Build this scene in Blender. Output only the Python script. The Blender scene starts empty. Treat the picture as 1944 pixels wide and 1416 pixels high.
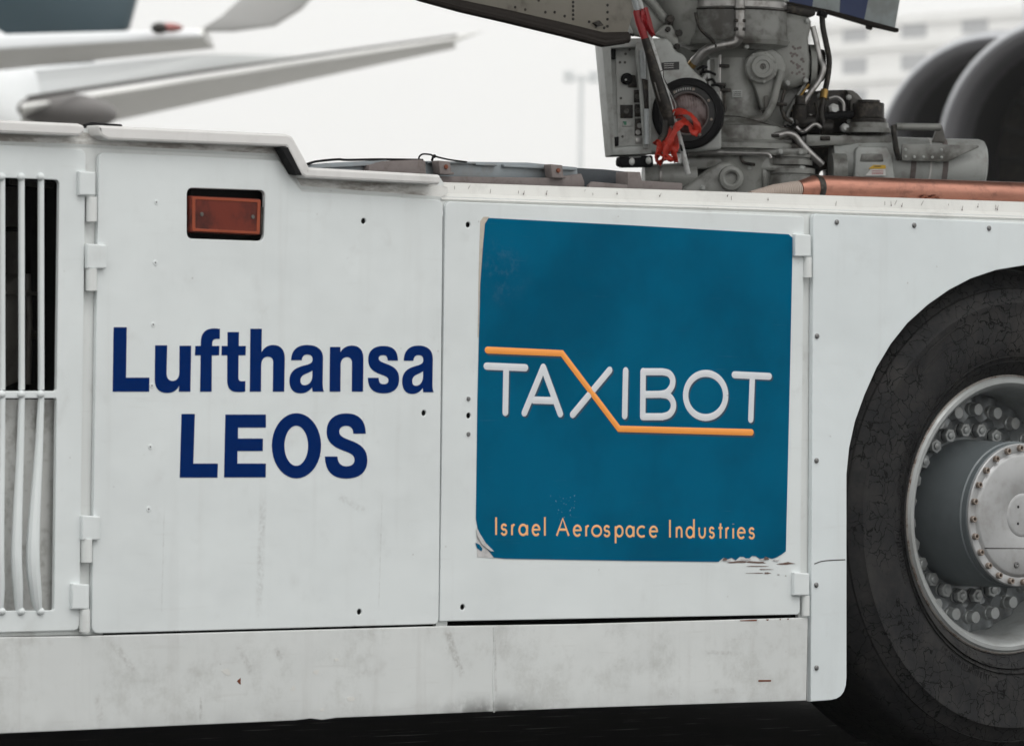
import bpy, bmesh, math, random
from mathutils import Vector, Matrix
R = math.radians
random.seed(7)
sc = bpy.context.scene
COL = sc.collection

# ------------------------------------------------------------------ camera
F = 9700.0                      # focal length in pixels of the 1944 px wide photograph
HEAD = R(51.3)                  # heading of the view, measured from the tug's long axis (+X)
ROLL = 0.0125
CAM = Vector((0, 0, 1.0))
fw = Vector((math.cos(HEAD), math.sin(HEAD), 0))
r0 = Vector((math.sin(HEAD), -math.cos(HEAD), 0)); u0 = Vector((0, 0, 1))
rt = r0*math.cos(ROLL) + u0*math.sin(ROLL)
up = u0*math.cos(ROLL) - r0*math.sin(ROLL)
cd = bpy.data.cameras.new('camera'); cam = bpy.data.objects.new('camera', cd); COL.objects.link(cam)
cam.matrix_world = Matrix(((rt.x, up.x, -fw.x, CAM.x), (rt.y, up.y, -fw.y, CAM.y), (rt.z, up.z, -fw.z, CAM.z), (0, 0, 0, 1)))
cd.sensor_width = 36; cd.lens = 36*F/1944
cd.clip_start = 0.1; cd.clip_end = 3000
cd.dof.use_dof = True; cd.dof.focus_distance = 13.0; cd.dof.aperture_fstop = 8.0
sc.camera = cam

# ------------------------------------------------------------------ overcast sky, weak soft sun, exposure
SUN_EL, SUN_AZ = R(58), R(-105)      # azimuth of the direction towards the sun, from +X
w = bpy.data.worlds.new('World'); sc.world = w; w.use_nodes = True
nt = w.node_tree; nt.nodes.clear()
def wn(t, **k):
    n = nt.nodes.new(t)
    for a, b in k.items(): setattr(n, a, b)
    return n
out = wn('ShaderNodeOutputWorld'); bg = wn('ShaderNodeBackground'); bg.inputs[1].default_value = 0.1
sky = wn('ShaderNodeTexSky', sky_type='NISHITA', sun_disc=False)
sky.sun_elevation = SUN_EL; sky.sun_rotation = R(90) - SUN_AZ; sky.dust_density = 6; sky.air_density = 1.0
hs = wn('ShaderNodeHueSaturation'); hs.inputs['Saturation'].default_value = 0.15; hs.inputs['Value'].default_value = 0.06
nt.links.new(sky.outputs[0], hs.inputs['Color'])
tc = wn('ShaderNodeTexCoord'); sx = wn('ShaderNodeSeparateXYZ'); nt.links.new(tc.outputs['Generated'], sx.inputs[0])
mx = wn('ShaderNodeMath', operation='MAXIMUM'); nt.links.new(sx.outputs[2], mx.inputs[0]); mx.inputs[1].default_value = 0
ma = wn('ShaderNodeMath', operation='MULTIPLY_ADD'); nt.links.new(mx.outputs[0], ma.inputs[0]); ma.inputs[1].default_value = 1.5; ma.inputs[2].default_value = 1.0
vm = wn('ShaderNodeVectorMath', operation='SCALE'); vm.inputs[0].default_value = (8.15, 8.13, 7.95); nt.links.new(ma.outputs[0], vm.inputs['Scale'])
va = wn('ShaderNodeVectorMath', operation='ADD'); nt.links.new(vm.outputs[0], va.inputs[0]); nt.links.new(hs.outputs[0], va.inputs[1])
nt.links.new(va.outputs[0], bg.inputs[0]); nt.links.new(bg.outputs[0], out.inputs[0])
sd = bpy.data.lights.new('sun', 'SUN'); sd.energy = 0.5; sd.angle = R(25); sd.color = (1, 0.97, 0.93)
so = bpy.data.objects.new('sun', sd); COL.objects.link(so)
sdir = Vector((math.cos(SUN_EL)*math.cos(SUN_AZ), math.cos(SUN_EL)*math.sin(SUN_AZ), math.sin(SUN_EL)))
so.rotation_euler = sdir.to_track_quat('Z', 'Y').to_euler(); so.location = (0, -5, 20)
sc.view_settings.view_transform = 'Standard'; sc.view_settings.look = 'None'
sc.view_settings.exposure = 0.0; sc.view_settings.gamma = 1; sc.view_settings.use_curve_mapping = False
sc.render.engine = 'CYCLES'
sc.cycles.use_denoising = True
sc.cycles.max_bounces = 8; sc.cycles.diffuse_bounces = 4; sc.cycles.volume_bounces = 2

# ------------------------------------------------------------------ measuring helpers
HAZE = .00030
D = 9.64                                            # distance of the tug's side from the camera
def ray(px, py): return fw + rt*((px-972)/F) - up*((py-708)/F)
def hit(px, py, p, n):
    d = ray(px, py); t = (Vector(p)-CAM).dot(n)/d.dot(n); return CAM + d*t
def S(px, py, Y=D):                                 # point on the upright plane Y
    return hit(px, py, (0, Y, 0), Vector((0, 1, 0)))
def S2(px, py, Y=D):
    p = S(px, py, Y); return (p.x, p.z)
def B(px, py, depth): return CAM + ray(px, py)*depth
GY = D + 1.5
GH = R(58); GN = Vector((math.cos(GH), math.sin(GH), 0)); GX = Vector((math.sin(GH), -math.cos(GH), 0)); GZ = Vector((0, 0, 1))
GP = S(1420, 200, GY)
def G(px, py, d=0.0):                               # point on the landing gear's front plane, d metres nearer the viewer
    return hit(px, py, GP - GN*d, GN)
GS = 656.0

# ------------------------------------------------------------------ mesh helpers
class MB:
    def __init__(s): s.v = []; s.f = []
    def add(s, vs, fs):
        o = len(s.v); s.v += [Vector(v) for v in vs]; s.f += [tuple(i+o for i in f) for f in fs]; return s
    def box(s, c, ax, ay, az):                      # centre and three half axes
        c = Vector(c); ax = Vector(ax); ay = Vector(ay); az = Vector(az)
        vs = [c+ax*i+ay*j+az*k for k in (-1, 1) for j in (-1, 1) for i in (-1, 1)]
        return s.add(vs, [(0, 2, 3, 1), (4, 5, 7, 6), (0, 1, 5, 4), (2, 6, 7, 3), (0, 4, 6, 2), (1, 3, 7, 5)])
    def bx(s, x0, x1, y0, y1, z0, z1):
        return s.box(((x0+x1)/2, (y0+y1)/2, (z0+z1)/2), ((x1-x0)/2, 0, 0), (0, (y1-y0)/2, 0), (0, 0, (z1-z0)/2))
    def prism(s, pts, vec):
        vec = Vector(vec); n = len(pts); a = [Vector(p) for p in pts]; b = [p+vec for p in a]
        return s.add(a+b, [tuple(range(n-1, -1, -1)), tuple(range(n, 2*n))] + [(i, (i+1) % n, (i+1) % n+n, i+n) for i in range(n)])
    def tube(s, path, rad, n=12, flat=None, cap=True):     # flat=(axis, factor): squash the section along an axis
        P = [Vector(p) for p in path]
        if not hasattr(rad, '__len__'): rad = [rad]*len(P)
        t0 = (P[1]-P[0]).normalized(); a = t0.orthogonal().normalized()
        if flat: a = (flat[0]-t0*flat[0].dot(t0)).normalized()
        vs = []; fs = []
        for i, p in enumerate(P):
            t = ((P[i]-P[i-1]).normalized() if i else Vector()) + ((P[i+1]-P[i]).normalized() if i < len(P)-1 else Vector())
            t = t.normalized() if t.length > 1e-9 else t0
            a = (a - t*a.dot(t)).normalized(); b = t.cross(a)
            for k in range(n):
                th = 2*math.pi*k/n
                vs.append(p + (a*math.cos(th)*(flat[1] if flat else 1) + b*math.sin(th))*rad[i])
        for i in range(len(P)-1):
            for k in range(n): fs.append((i*n+k, i*n+(k+1) % n, (i+1)*n+(k+1) % n, (i+1)*n+k))
        if cap: fs += [tuple(range(n-1, -1, -1)), tuple(range((len(P)-1)*n, len(P)*n))]
        return s.add(vs, fs)
    def lathe(s, o, ax, prof, n=32, ref=None, arc=None):   # prof: (radius, distance along ax)
        o = Vector(o); ax = Vector(ax).normalized(); a = (ref or ax.orthogonal()).normalized(); b = ax.cross(a)
        vs = []; fs = []; m = len(prof)
        for k in range(n):
            th = 2*math.pi*k/n; e = a*math.cos(th)+b*math.sin(th)
            for r, h in prof: vs.append(o+e*r+ax*h)
        for k in range(n):
            for j in range(m-1):
                fs.append((k*m+j, ((k+1) % n)*m+j, ((k+1) % n)*m+j+1, k*m+j+1))
        s.add(vs, fs)
        if prof[0][0] > 1e-6 and arc is None: pass
        return s
    def disc(s, o, ax, r, n=24):
        ax = Vector(ax).normalized(); a = ax.orthogonal().normalized(); b = ax.cross(a)
        return s.add([Vector(o)+(a*math.cos(2*math.pi*k/n)+b*math.sin(2*math.pi*k/n))*r for k in range(n)], [tuple(range(n))])
    def ball(s, c, rx, ry, rz, nu=16, nv=10):
        vs = []; fs = []
        for j in range(nv+1):
            ph = math.pi*j/nv
            for i in range(nu):
                th = 2*math.pi*i/nu
                vs.append(Vector(c)+Vector(rx)*math.sin(ph)*math.cos(th)+Vector(ry)*math.sin(ph)*math.sin(th)+Vector(rz)*math.cos(ph))
        for j in range(nv):
            for i in range(nu): fs.append((j*nu+i, j*nu+(i+1) % nu, (j+1)*nu+(i+1) % nu, (j+1)*nu+i))
        return s.add(vs, fs)
    def mesh(s, name, mat, org, bevel=0, seg=2, ang=35):
        me = bpy.data.meshes.new(name); me.from_pydata([v-org for v in s.v], [], s.f)
        return finish(me, mat, bevel, seg, ang)
    def build(s, name, mat, parent=None, bevel=0, seg=2, ang=35, org=None):
        if org is None:
            lo = Vector([min(v[i] for v in s.v) for i in range(3)]); hi = Vector([max(v[i] for v in s.v) for i in range(3)]); org = (lo+hi)/2
        return link(name, s.mesh(name, mat, org, bevel, seg, ang), org, parent)
def finish(me, mat, bevel=0, seg=2, ang=35):
    bm = bmesh.new(); bm.from_mesh(me)
    bmesh.ops.remove_doubles(bm, verts=bm.verts, dist=1e-6)
    bmesh.ops.recalc_face_normals(bm, faces=bm.faces)
    if bevel:
        es = [e for e in bm.edges if len(e.link_faces) == 2 and e.calc_face_angle(0) > R(ang)]
        bmesh.ops.bevel(bm, geom=es, offset=bevel, segments=seg, affect='EDGES', profile=0.5, clamp_overlap=True)
    bm.to_mesh(me); bm.free()
    for p in me.polygons: p.use_smooth = True
    me.set_sharp_from_angle(angle=R(ang))
    me.materials.clear(); me.materials.append(mat)
    return me
WPOS = {}
def link(name, me, pos, parent=None, rot=None):
    o = bpy.data.objects.new(name, me); COL.objects.link(o)
    pos = Vector(pos); WPOS[o] = pos
    if parent is not None:
        o.parent = parent; o.location = pos - WPOS[parent]
    else: o.location = pos
    if rot is not None: o.rotation_euler = rot
    return o
def thing(name, label, cat, loc, group=None):
    o = bpy.data.objects.new(name, None); COL.objects.link(o); o.location = loc; WPOS[o] = Vector(loc)
    o['label'] = label; o['category'] = cat
    if group: o['group'] = group
    return o
def fillet(pts, r, n=5):                            # round the corners of a 2D outline; r: one radius or one per corner
    m = len(pts); rr = r if hasattr(r, '__len__') else [r]*m; o = []
    for i in range(m):
        p = Vector(pts[i]); a = Vector(pts[i-1])-p; b = Vector(pts[(i+1) % m])-p; q = rr[i]
        if q <= 0: o.append(tuple(p)); continue
        la, lb = a.length, b.length; a.normalize(); b.normalize()
        an = a.angle(b); d = min(q/max(math.tan(an/2), 1e-4), la*.48, lb*.48)
        p0, p1 = p+a*d, p+b*d
        for k in range(n+1):
            t = k/n; o.append(tuple(p0*(1-t)**2 + p*2*t*(1-t) + p1*t*t))
    return o
def plate_mesh(name, loops, mat, thick, bevel=0.0, org=(0, 0, 0)):
    cu = bpy.data.curves.new(name, 'CURVE'); cu.dimensions = '2D'; cu.fill_mode = 'BOTH'
    cu.extrude = max(thick/2-bevel, 0.0001); cu.bevel_depth = bevel; cu.bevel_resolution = 1; cu.offset = -bevel
    for lp in loops:
        sp = cu.splines.new('POLY'); sp.points.add(len(lp)-1); sp.use_cyclic_u = True
        for k, (x, z) in enumerate(lp): sp.points[k].co = (x-org[0], z-org[2], 0, 1)
    o = bpy.data.objects.new(name, cu); COL.objects.link(o)
    me = bpy.data.meshes.new_from_object(o.evaluated_get(bpy.context.evaluated_depsgraph_get()))
    bpy.data.objects.remove(o); bpy.data.curves.remove(cu)
    me.transform(Matrix(((1, 0, 0, 0), (0, 0, -1, 0), (0, 1, 0, 0), (0, 0, 0, 1))))
    finish(me, mat, 0, ang=9); return me
def plate(name, loops, yf, thick, mat, parent=None, bevel=0.0):     # an upright sheet facing -Y with holes
    xs = [p[0] for p in loops[0]]; zs = [p[1] for p in loops[0]]
    org = Vector(((min(xs)+max(xs))/2, yf+thick/2, (min(zs)+max(zs))/2))
    return link(name, plate_mesh(name, loops, mat, thick, bevel, org), org, parent)
def PX(pts, Y=D): return [S2(x, y, Y) for x, y in pts]
def circ(c, r, n=14): return [(c[0]+r*math.cos(2*math.pi*k/n), c[1]+r*math.sin(2*math.pi*k/n)) for k in range(n)]
def smooth(pts, n=6, closed=False):                 # Catmull-Rom through points
    P = [Vector(p) for p in pts]; o = []; m = len(P)
    for i in range(m if closed else m-1):
        if closed: p0, p1, p2, p3 = P[i-1], P[i], P[(i+1) % m], P[(i+2) % m]
        else: p0, p1, p2, p3 = P[max(i-1, 0)], P[i], P[i+1], P[min(i+2, m-1)]
        for k in range(n):
            t = k/n; o.append(.5*((2*p1)+(p2-p0)*t+(2*p0-5*p1+4*p2-p3)*t*t+(3*p1-p0-3*p2+p3)*t**3))
    if not closed: o.append(P[-1])
    return o

# ------------------------------------------------------------------ materials
class NT:
    def __init__(s, name):
        s.m = bpy.data.materials.new(name); s.m.use_nodes = True; s.t = s.m.node_tree
        s.b = s.t.nodes['Principled BSDF']
    def n(s, t, **k):
        n = s.t.nodes.new(t)
        for a, b in k.items(): setattr(n, a, b)
        return n
    def put(s, sock, v):
        if isinstance(v, (int, float)): sock.default_value = v
        elif isinstance(v, (tuple, list)): sock.default_value = v if len(sock.default_value) == len(v) else tuple(v)+(1,)
        else: s.t.links.new(v, sock)
    def math(s, op, a, b=0.0, c=None, clamp=False):
        n = s.n('ShaderNodeMath', operation=op); n.use_clamp = clamp
        s.put(n.inputs[0], a); s.put(n.inputs[1], b)
        if c is not None: s.put(n.inputs[2], c)
        return n.outputs[0]
    def pos(s, scale=(1, 1, 1), rot=(0, 0, 0), obj=False):
        g = s.n('ShaderNodeTexCoord').outputs['Object'] if obj else s.n('ShaderNodeNewGeometry').outputs['Position']
        m = s.n('ShaderNodeMapping'); m.inputs['Scale'].default_value = scale; m.inputs['Rotation'].default_value = rot
        s.t.links.new(g, m.inputs[0]); return m.outputs[0]
    def noise(s, vec, scale=5, det=4, rough=.55, dist=0):
        n = s.n('ShaderNodeTexNoise'); s.put(n.inputs['Vector'], vec); n.inputs['Scale'].default_value = scale
        n.inputs['Detail'].default_value = det; n.inputs['Roughness'].default_value = rough; n.inputs['Distortion'].default_value = dist
        return n.outputs[0]
    def ramp(s, v, a, b, lo=0.0, hi=1.0):
        n = s.n('ShaderNodeMapRange'); n.interpolation_type = 'SMOOTHSTEP'
        for i, x in enumerate((v, a, b, lo, hi)): s.put(n.inputs[i], x)
        return n.outputs[0]
    def mix(s, f, a, b):
        n = s.n('ShaderNodeMix', data_type='RGBA'); s.put(n.inputs[0], f); s.put(n.inputs[6], a); s.put(n.inputs[7], b)
        return n.outputs[2]
    def bump(s, h, st=.2, d=.01, prev=None):
        n = s.n('ShaderNodeBump'); n.inputs['Strength'].default_value = st; n.inputs['Distance'].default_value = d
        s.put(n.inputs['Height'], h)
        if prev is not None: s.t.links.new(prev, n.inputs['Normal'])
        s.t.links.new(n.outputs[0], s.b.inputs['Normal']); return n.outputs[0]
    def set(s, **k):
        nm = dict(col='Base Color', rough='Roughness', metal='Metallic', spec='Specular IOR Level', coat='Coat Weight', trans='Transmission Weight', alpha='Alpha')
        for a, v in k.items(): s.put(s.b.inputs[nm[a]], v)
        return s
def simple(name, col, rough=.5, metal=0, var=.25, scale=14, bump=.08, dirt=None, dirt_amt=.5, spec=.5, obj=False):
    t = NT(name); p = t.pos(obj=obj); a = t.noise(p, scale, 5); b = t.noise(p, scale*5, 3)
    c = t.mix(t.math('MULTIPLY', t.ramp(a, .3, .75), var), col, tuple(x*.45 for x in col))
    if dirt: c = t.mix(t.math('MULTIPLY', t.ramp(t.math('ADD', t.math('MULTIPLY', a, .6), t.math('MULTIPLY', b, .4)), .48, .66), dirt_amt), c, dirt)
    t.set(col=c, rough=t.math('ADD', t.math('MULTIPLY', b, .3), rough-.15), metal=metal, spec=spec)
    if bump: t.bump(b, bump, .004)
    return t.m

def smear(t, A, Bp, wdt, noise, lo=.42, hi=.6):     # a rubbed mark between two measured points of the side
    ax, az = S2(*A); bx, bz = S2(*Bp); L = math.hypot(bx-ax, bz-az); dx, dz = (bx-ax)/L, (bz-az)/L
    g = t.n('ShaderNodeSeparateXYZ'); t.t.links.new(t.n('ShaderNodeNewGeometry').outputs['Position'], g.inputs[0])
    X = t.math('SUBTRACT', g.outputs[0], ax); Z = t.math('SUBTRACT', g.outputs[2], az)
    al = t.math('ADD', t.math('MULTIPLY', X, dx), t.math('MULTIPLY', Z, dz))
    pe = t.math('ABSOLUTE', t.math('SUBTRACT', t.math('MULTIPLY', X, dz), t.math('MULTIPLY', Z, dx)))
    m1 = t.math('SUBTRACT', 1, t.ramp(pe, wdt*.3, wdt))
    m2 = t.math('MULTIPLY', t.ramp(al, -.01, L*.2), t.math('SUBTRACT', 1, t.ramp(al, L*.75, L)))
    return t.math('MULTIPLY', t.math('MULTIPLY', m1, m2), t.ramp(noise, lo, hi))

def white_paint(name, base=(.70, .715, .705), grime=.35, sill=False, lip=False, marks=()):
    t = NT(name); p = t.pos()
    big = t.noise(p, 2.2, 5, .6); med = t.noise(p, 11, 6, .65); fine = t.noise(p, 120, 3, .6)
    streak = t.noise(t.pos((26, 26, 1.3)), 1, 5, .6); scr = t.noise(t.pos((6, 6, 90), (0, R(24), 0)), 1, 3, .5)
    c = t.mix(t.ramp(big, .35, .7), base, tuple(x*.93 for x in base))
    c = t.mix(t.math('MULTIPLY', t.ramp(streak, .52, .75), grime*.5), c, (.41, .40, .385))
    c = t.mix(t.math('MULTIPLY', t.ramp(med, .55, .78), grime), c, (.38, .375, .36))
    c = t.mix(t.math('MULTIPLY', t.ramp(scr, .62, .72), grime*.35), c, (.45, .44, .42))
    spots = t.n('ShaderNodeTexVoronoi'); t.put(spots.inputs['Vector'], p); spots.inputs['Scale'].default_value = 28
    sp = t.math('MULTIPLY', t.math('SUBTRACT', 1, t.ramp(spots.outputs['Distance'], .035, .07)), t.ramp(med, .5, .62))
    c = t.mix(t.math('MULTIPLY', sp, .55), c, (.22, .19, .17))
    for (A, Bp, wd, am) in marks:
        c = t.mix(t.math('MULTIPLY', smear(t, A, Bp, wd, t.noise(p, 95, 5, .8), .36, .70), am), c, (.30, .29, .275))
    if sill or lip:
        g = t.n('ShaderNodeSeparateXYZ'); t.t.links.new(t.n('ShaderNodeNewGeometry').outputs['Position'], g.inputs[0])
    if sill:                                        # road soot thrown up on the lower edge
        z0 = S2(940, 1350)[1]
        h = t.math('SUBTRACT', 1, t.ramp(g.outputs[2], z0-.02, z0+.06))
        xs = t.math('SUBTRACT', 1, t.ramp(t.math('ABSOLUTE', t.math('SUBTRACT', g.outputs[0], S2(930, 1340)[0])), .02, .22))
        c = t.mix(t.math('MULTIPLY', t.math('MULTIPLY', h, t.math('ADD', t.math('MULTIPLY', xs, .8), .16)), t.ramp(med, .3, .55)), c, (.035, .033, .03))
        c = t.mix(t.math('MULTIPLY', t.ramp(t.noise(p, 6, 8, .8), .48, .70), .38), c, (.33, .33, .305))
    if lip:                                         # oily grime band that gathers in the folded edge
        n2 = t.noise(t.pos((9, 9, 40)), 1, 6, .7)
        c = t.mix(t.math('MULTIPLY', t.ramp(n2, .38, .62), .8), c, (.20, .175, .15))
    t.set(col=c, rough=t.math('ADD', t.math('MULTIPLY', med, .25), .33), spec=.4)
    b = t.bump(t.noise(p, 4, 3), .18, .03); t.bump(fine, .05, .002, b)
    return t.m

MARKS = [((500, 925), (490, 1185), .014, .38), ((640, 940), (700, 975), .012, .3), ((312, 960), (306, 1192), .003, .35), ((726, 930), (718, 1182), .003, .35),
         ((690, 770), (686, 940), .004, .3)]
M = {}
M['door'] = white_paint('white door paint', (.705, .743, .748), .2, marks=MARKS)
M['frame'] = white_paint('white frame paint', (.70, .722, .715), .45, lip=False)
M['fold'] = white_paint('grimy white folded edge', (.70, .70, .68), .5, lip=True)
M['lip'] = white_paint('chalky white lip', (.70, .69, .68), .35)
M['rail'] = white_paint('white top rail', (.66, .66, .635), .4)
M['sill'] = white_paint('dirty white sill paint', (.645, .665, .66), .42, sill=True,
    marks=[((845, 1192), (878, 1290), .014, .8), ((205, 1210), (262, 1285), .014, .5), ((450, 1225), (480, 1285), .012, .45), ((520, 1232), (536, 1252), .014, .6),
           ((936, 1190), (940, 1340), .006, .6), ((182, 1318), (190, 1375), .014, .45), ((380, 1320), (379, 1372), .006, .6), ((1330, 1237), (1410, 1240), .008, .4), ((1345, 1312), (1400, 1309), .010, .35)])
M['fender'] = white_paint('white fender paint', (.695, .743, .757), .16)
M['baffle'] = simple('dusty grey baffle', (.58, .585, .57), .6, dirt=(.2, .19, .17), scale=12)
M['black'] = simple('black rubber', (.008, .008, .009), .6, spec=.15)
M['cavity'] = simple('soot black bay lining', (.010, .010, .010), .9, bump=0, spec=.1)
M['bay'] = simple('oily engine bay metal', (.10, .095, .085), .5, dirt=(.04, .035, .03))
M['navy'] = simple('navy vinyl', (.002, .020, .118), .5, var=.15, scale=40, bump=.02, spec=.0)
M['screw'] = simple('dull screw steel', (.22, .22, .22), .45, .7)
M['flake'] = simple('brown stained vinyl flakes', (.13, .075, .06), .8, dirt=(.30, .26, .24), dirt_amt=.6, scale=140)
M['rust'] = simple('rust', (.16, .045, .02), .8, scale=60)
M['steel'] = simple('worn steel', (.42, .41, .40), .38, .85, dirt=(.12, .10, .08))
M['beam'] = simple('blue grey galvanised steel', (.25, .28, .30), .5, .35, dirt=(.22, .21, .2), scale=9)
M['brown'] = simple('brown stained steel', (.17, .145, .14), .7, dirt=(.09, .07, .06), scale=20)
M['darkplate'] = simple('dark blue grey rubber sheet', (.035, .042, .05), .6)
M['gear'] = simple('grimy grey gear paint', (.285, .29, .272), .34, var=.6, dirt=(.055, .048, .04), dirt_amt=.85, scale=7)
M['gearlight'] = simple('light grey housing paint', (.42, .435, .42), .45, dirt=(.22, .20, .18), dirt_amt=.5, scale=16)
M['geardark'] = simple('oily dark gear metal', (.022, .020, .018), .4, .3, spec=.3, dirt=(.12, .10, .08), scale=25)
M['panel'] = simple('white instrument plate', (.52, .53, .51), .45, dirt=(.2, .19, .18))
M['belly'] = simple('weathered beige grey door skin', (.20, .185, .155), .5, dirt=(.07, .058, .045), dirt_amt=.8, scale=6)
M['grime'] = simple('grimy dark edge seal', (.028, .023, .02), .7, spec=.2, scale=30)
M['hull'] = simple('grey hull paint', (.35, .36, .37), .4, var=.1, scale=2, bump=0)
M['brass'] = simple('brass fitting', (.35, .22, .07), .4, .9)
M['clear'] = simple('cloudy plastic tube', (.42, .45, .46), .25, var=.3, scale=40)
M['rodwhite'] = simple('chipped white rod paint', (.62, .63, .62), .4, dirt=(.2, .19, .18), scale=40)
M['red'] = simple('red warning tape', (.36, .010, .016), .4, var=.5, scale=60)
M['ribbon'] = simple('orange red streamer cloth', (.50, .026, .009), .55, var=.5, scale=30)
M['rubberlabel'] = simple('black label', (.015, .015, .016), .5)
M['labelprint'] = simple('grey label print', (.45, .45, .44), .6)
M['yellow'] = simple('yellow caution label', (.65, .40, .03), .5)
M['labelwhite'] = simple('white label', (.65, .64, .62), .5)
M['green'] = simple('green button', (.03, .22, .12), .4)
M['lampwhite'] = simple('white lamp dome', (.75, .76, .74), .2)
M['airwhite'] = simple('white airliner paint', (.78, .80, .82), .35, var=.05, scale=1, bump=0)
M['airgrey'] = simple('grey wing underside', (.62, .62, .60), .4, var=.1, scale=1, bump=0)
M['winglet'] = simple('grey winglet paint', (.46, .46, .455), .4, var=.1, scale=1, bump=0)
M['aircore'] = simple('brown grey fairing paint', (.115, .108, .105), .5, var=.1, scale=1, bump=0)
M['tailblue'] = simple('dark slate tail paint', (.022, .050, .066), .45, var=.15, scale=1, bump=0)
M['cowl'] = simple('silver cowl lip', (.36, .37, .39), .35, .5, var=.05, scale=1, bump=0)
M['cowlwhite'] = simple('pale cowl paint', (.62, .63, .66), .35, var=.05, scale=1, bump=0)
M['innerlip'] = simple('inner lip with reflection painted in', (.10, .10, .108), .35, .3, var=.1, bump=0)  # the curved lip's dark reflection gradient is put into this ring's colour
M['duct'] = simple('dark inlet duct', (.012, .012, .014), .5, var=.1, bump=0)
M['mast'] = simple('galvanised mast', (.62, .645, .655), .6, var=.1, bump=0)
M['conc'] = simple('pale facade panels', (.80, .80, .79), .7, var=.08, scale=.2, bump=0)
M['glass'] = simple('grey window glass', (.36, .37, .385), .5, var=.1, scale=.3, bump=0)  # reflected sky and distance haze are put into this pale window colour
M['stripeblue'] = simple('blue livery paint', (.010, .035, .15), .4, var=.1)
M['stripewhite'] = simple('pale grey livery paint', (.50, .56, .57), .4, dirt=(.3, .31, .3), scale=8)
M['nav'] = simple('red navigation lens', (.32, .10, .09), .2, bump=0)
M['residue'] = simple('torn white sticker backing', (.55, .54, .54), .8, dirt=(.25, .24, .25), scale=60)
M['beige'] = simple('yellowed glue strip', (.52, .47, .40), .8, dirt=(.35, .3, .25), scale=40)
M['orange'] = simple('orange print', (.92, .34, .06), .4, var=.06, scale=30, bump=.02)
M['peach'] = simple('pale orange print', (.88, .46, .19), .45, var=.08, scale=60, bump=.02)
M['silver'] = simple('pale grey print', (.68, .70, .735), .4, var=.10, scale=25, bump=.02)
M['shade'] = simple('dark blue print', (.010, .045, .085), .5, var=.1)
# sticker vinyl: teal with scuffs and waves
t = NT('teal vinyl'); p = t.pos(); a = t.noise(p, 3.2, 4); s1 = t.noise(p, 30, 8, .8); s2 = t.noise(t.pos((6, 6, 160)), 1, 4)
c = t.mix(t.ramp(a, .35, .7), (.0006, .106, .208), (.0006, .076, .152))
g = t.n('ShaderNodeSeparateXYZ'); t.t.links.new(t.n('ShaderNodeNewGeometry').outputs['Position'], g.inputs[0])
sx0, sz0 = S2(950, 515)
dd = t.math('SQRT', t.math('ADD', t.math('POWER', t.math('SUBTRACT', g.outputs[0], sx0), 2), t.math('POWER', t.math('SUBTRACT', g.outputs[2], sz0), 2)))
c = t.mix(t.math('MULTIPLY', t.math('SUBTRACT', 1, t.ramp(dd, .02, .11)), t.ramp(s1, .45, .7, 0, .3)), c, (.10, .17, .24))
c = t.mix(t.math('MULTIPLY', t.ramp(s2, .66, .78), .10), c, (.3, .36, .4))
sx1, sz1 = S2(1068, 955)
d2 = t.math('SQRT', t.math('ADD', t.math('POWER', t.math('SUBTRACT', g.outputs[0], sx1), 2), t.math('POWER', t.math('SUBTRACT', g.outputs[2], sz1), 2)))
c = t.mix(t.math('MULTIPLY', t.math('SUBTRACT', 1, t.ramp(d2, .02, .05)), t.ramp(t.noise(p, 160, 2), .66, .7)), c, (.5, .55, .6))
t.set(col=c, rough=.5, spec=.0)
b = t.bump(t.noise(p, 3.5, 2, .5, .6), .35, .03); t.bump(t.noise(p, 200, 2), .03, .001, b); M['teal'] = t.m
M['ambertrim'] = simple('worn orange lens rim', (.30, .065, .03), .4, var=.3, scale=40, spec=.2)
# amber lens
t = NT('amber red lens'); p = t.pos(); a = t.noise(p, 18, 5)
t.set(col=t.mix(t.ramp(a, .4, .7), (.145, .021, .010), (.05, .009, .006)), rough=.4, spec=.25); t.bump(t.noise(t.pos((120, 1, 120)), 1, 1), .1, .002); M['amber'] = t.m
# tyre rubber with age cracks
t = NT('cracked tyre rubber'); p = t.pos(); v = t.n('ShaderNodeTexVoronoi', feature='DISTANCE_TO_EDGE')
nz = t.n('ShaderNodeTexNoise'); t.put(nz.inputs['Vector'], p); nz.inputs['Scale'].default_value = 18; nz.inputs['Detail'].default_value = 5
vv = t.n('ShaderNodeVectorMath', operation='MULTIPLY_ADD'); t.put(vv.inputs[0], nz.outputs[1]); vv.inputs[1].default_value = (.09, .05, .09); t.put(vv.inputs[2], p)
t.put(v.inputs['Vector'], vv.outputs[0]); v.inputs['Scale'].default_value = 30
big = t.noise(p, 5.5, 4); ck = t.math('MULTIPLY', t.math('SUBTRACT', 1, t.ramp(v.outputs['Distance'], .012, .05)), t.ramp(big, .36, .50))
a = t.noise(p, 9, 8, .75)
c = t.mix(t.ramp(a, .35, .75), (.017, .0175, .019), (.034, .033, .032)); c = t.mix(t.math('MULTIPLY', t.ramp(t.noise(p, 3.3, 6, .7), .5, .7), .5), c, (.050, .046, .042)); c = t.mix(ck, c, (.002, .002, .0025))
t.set(col=c, rough=.7, spec=.14); b = t.bump(t.math('SUBTRACT', 1, ck), .4, .004); t.bump(t.noise(p, 90, 4), .2, .002, b); M['tyre'] = t.m
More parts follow.
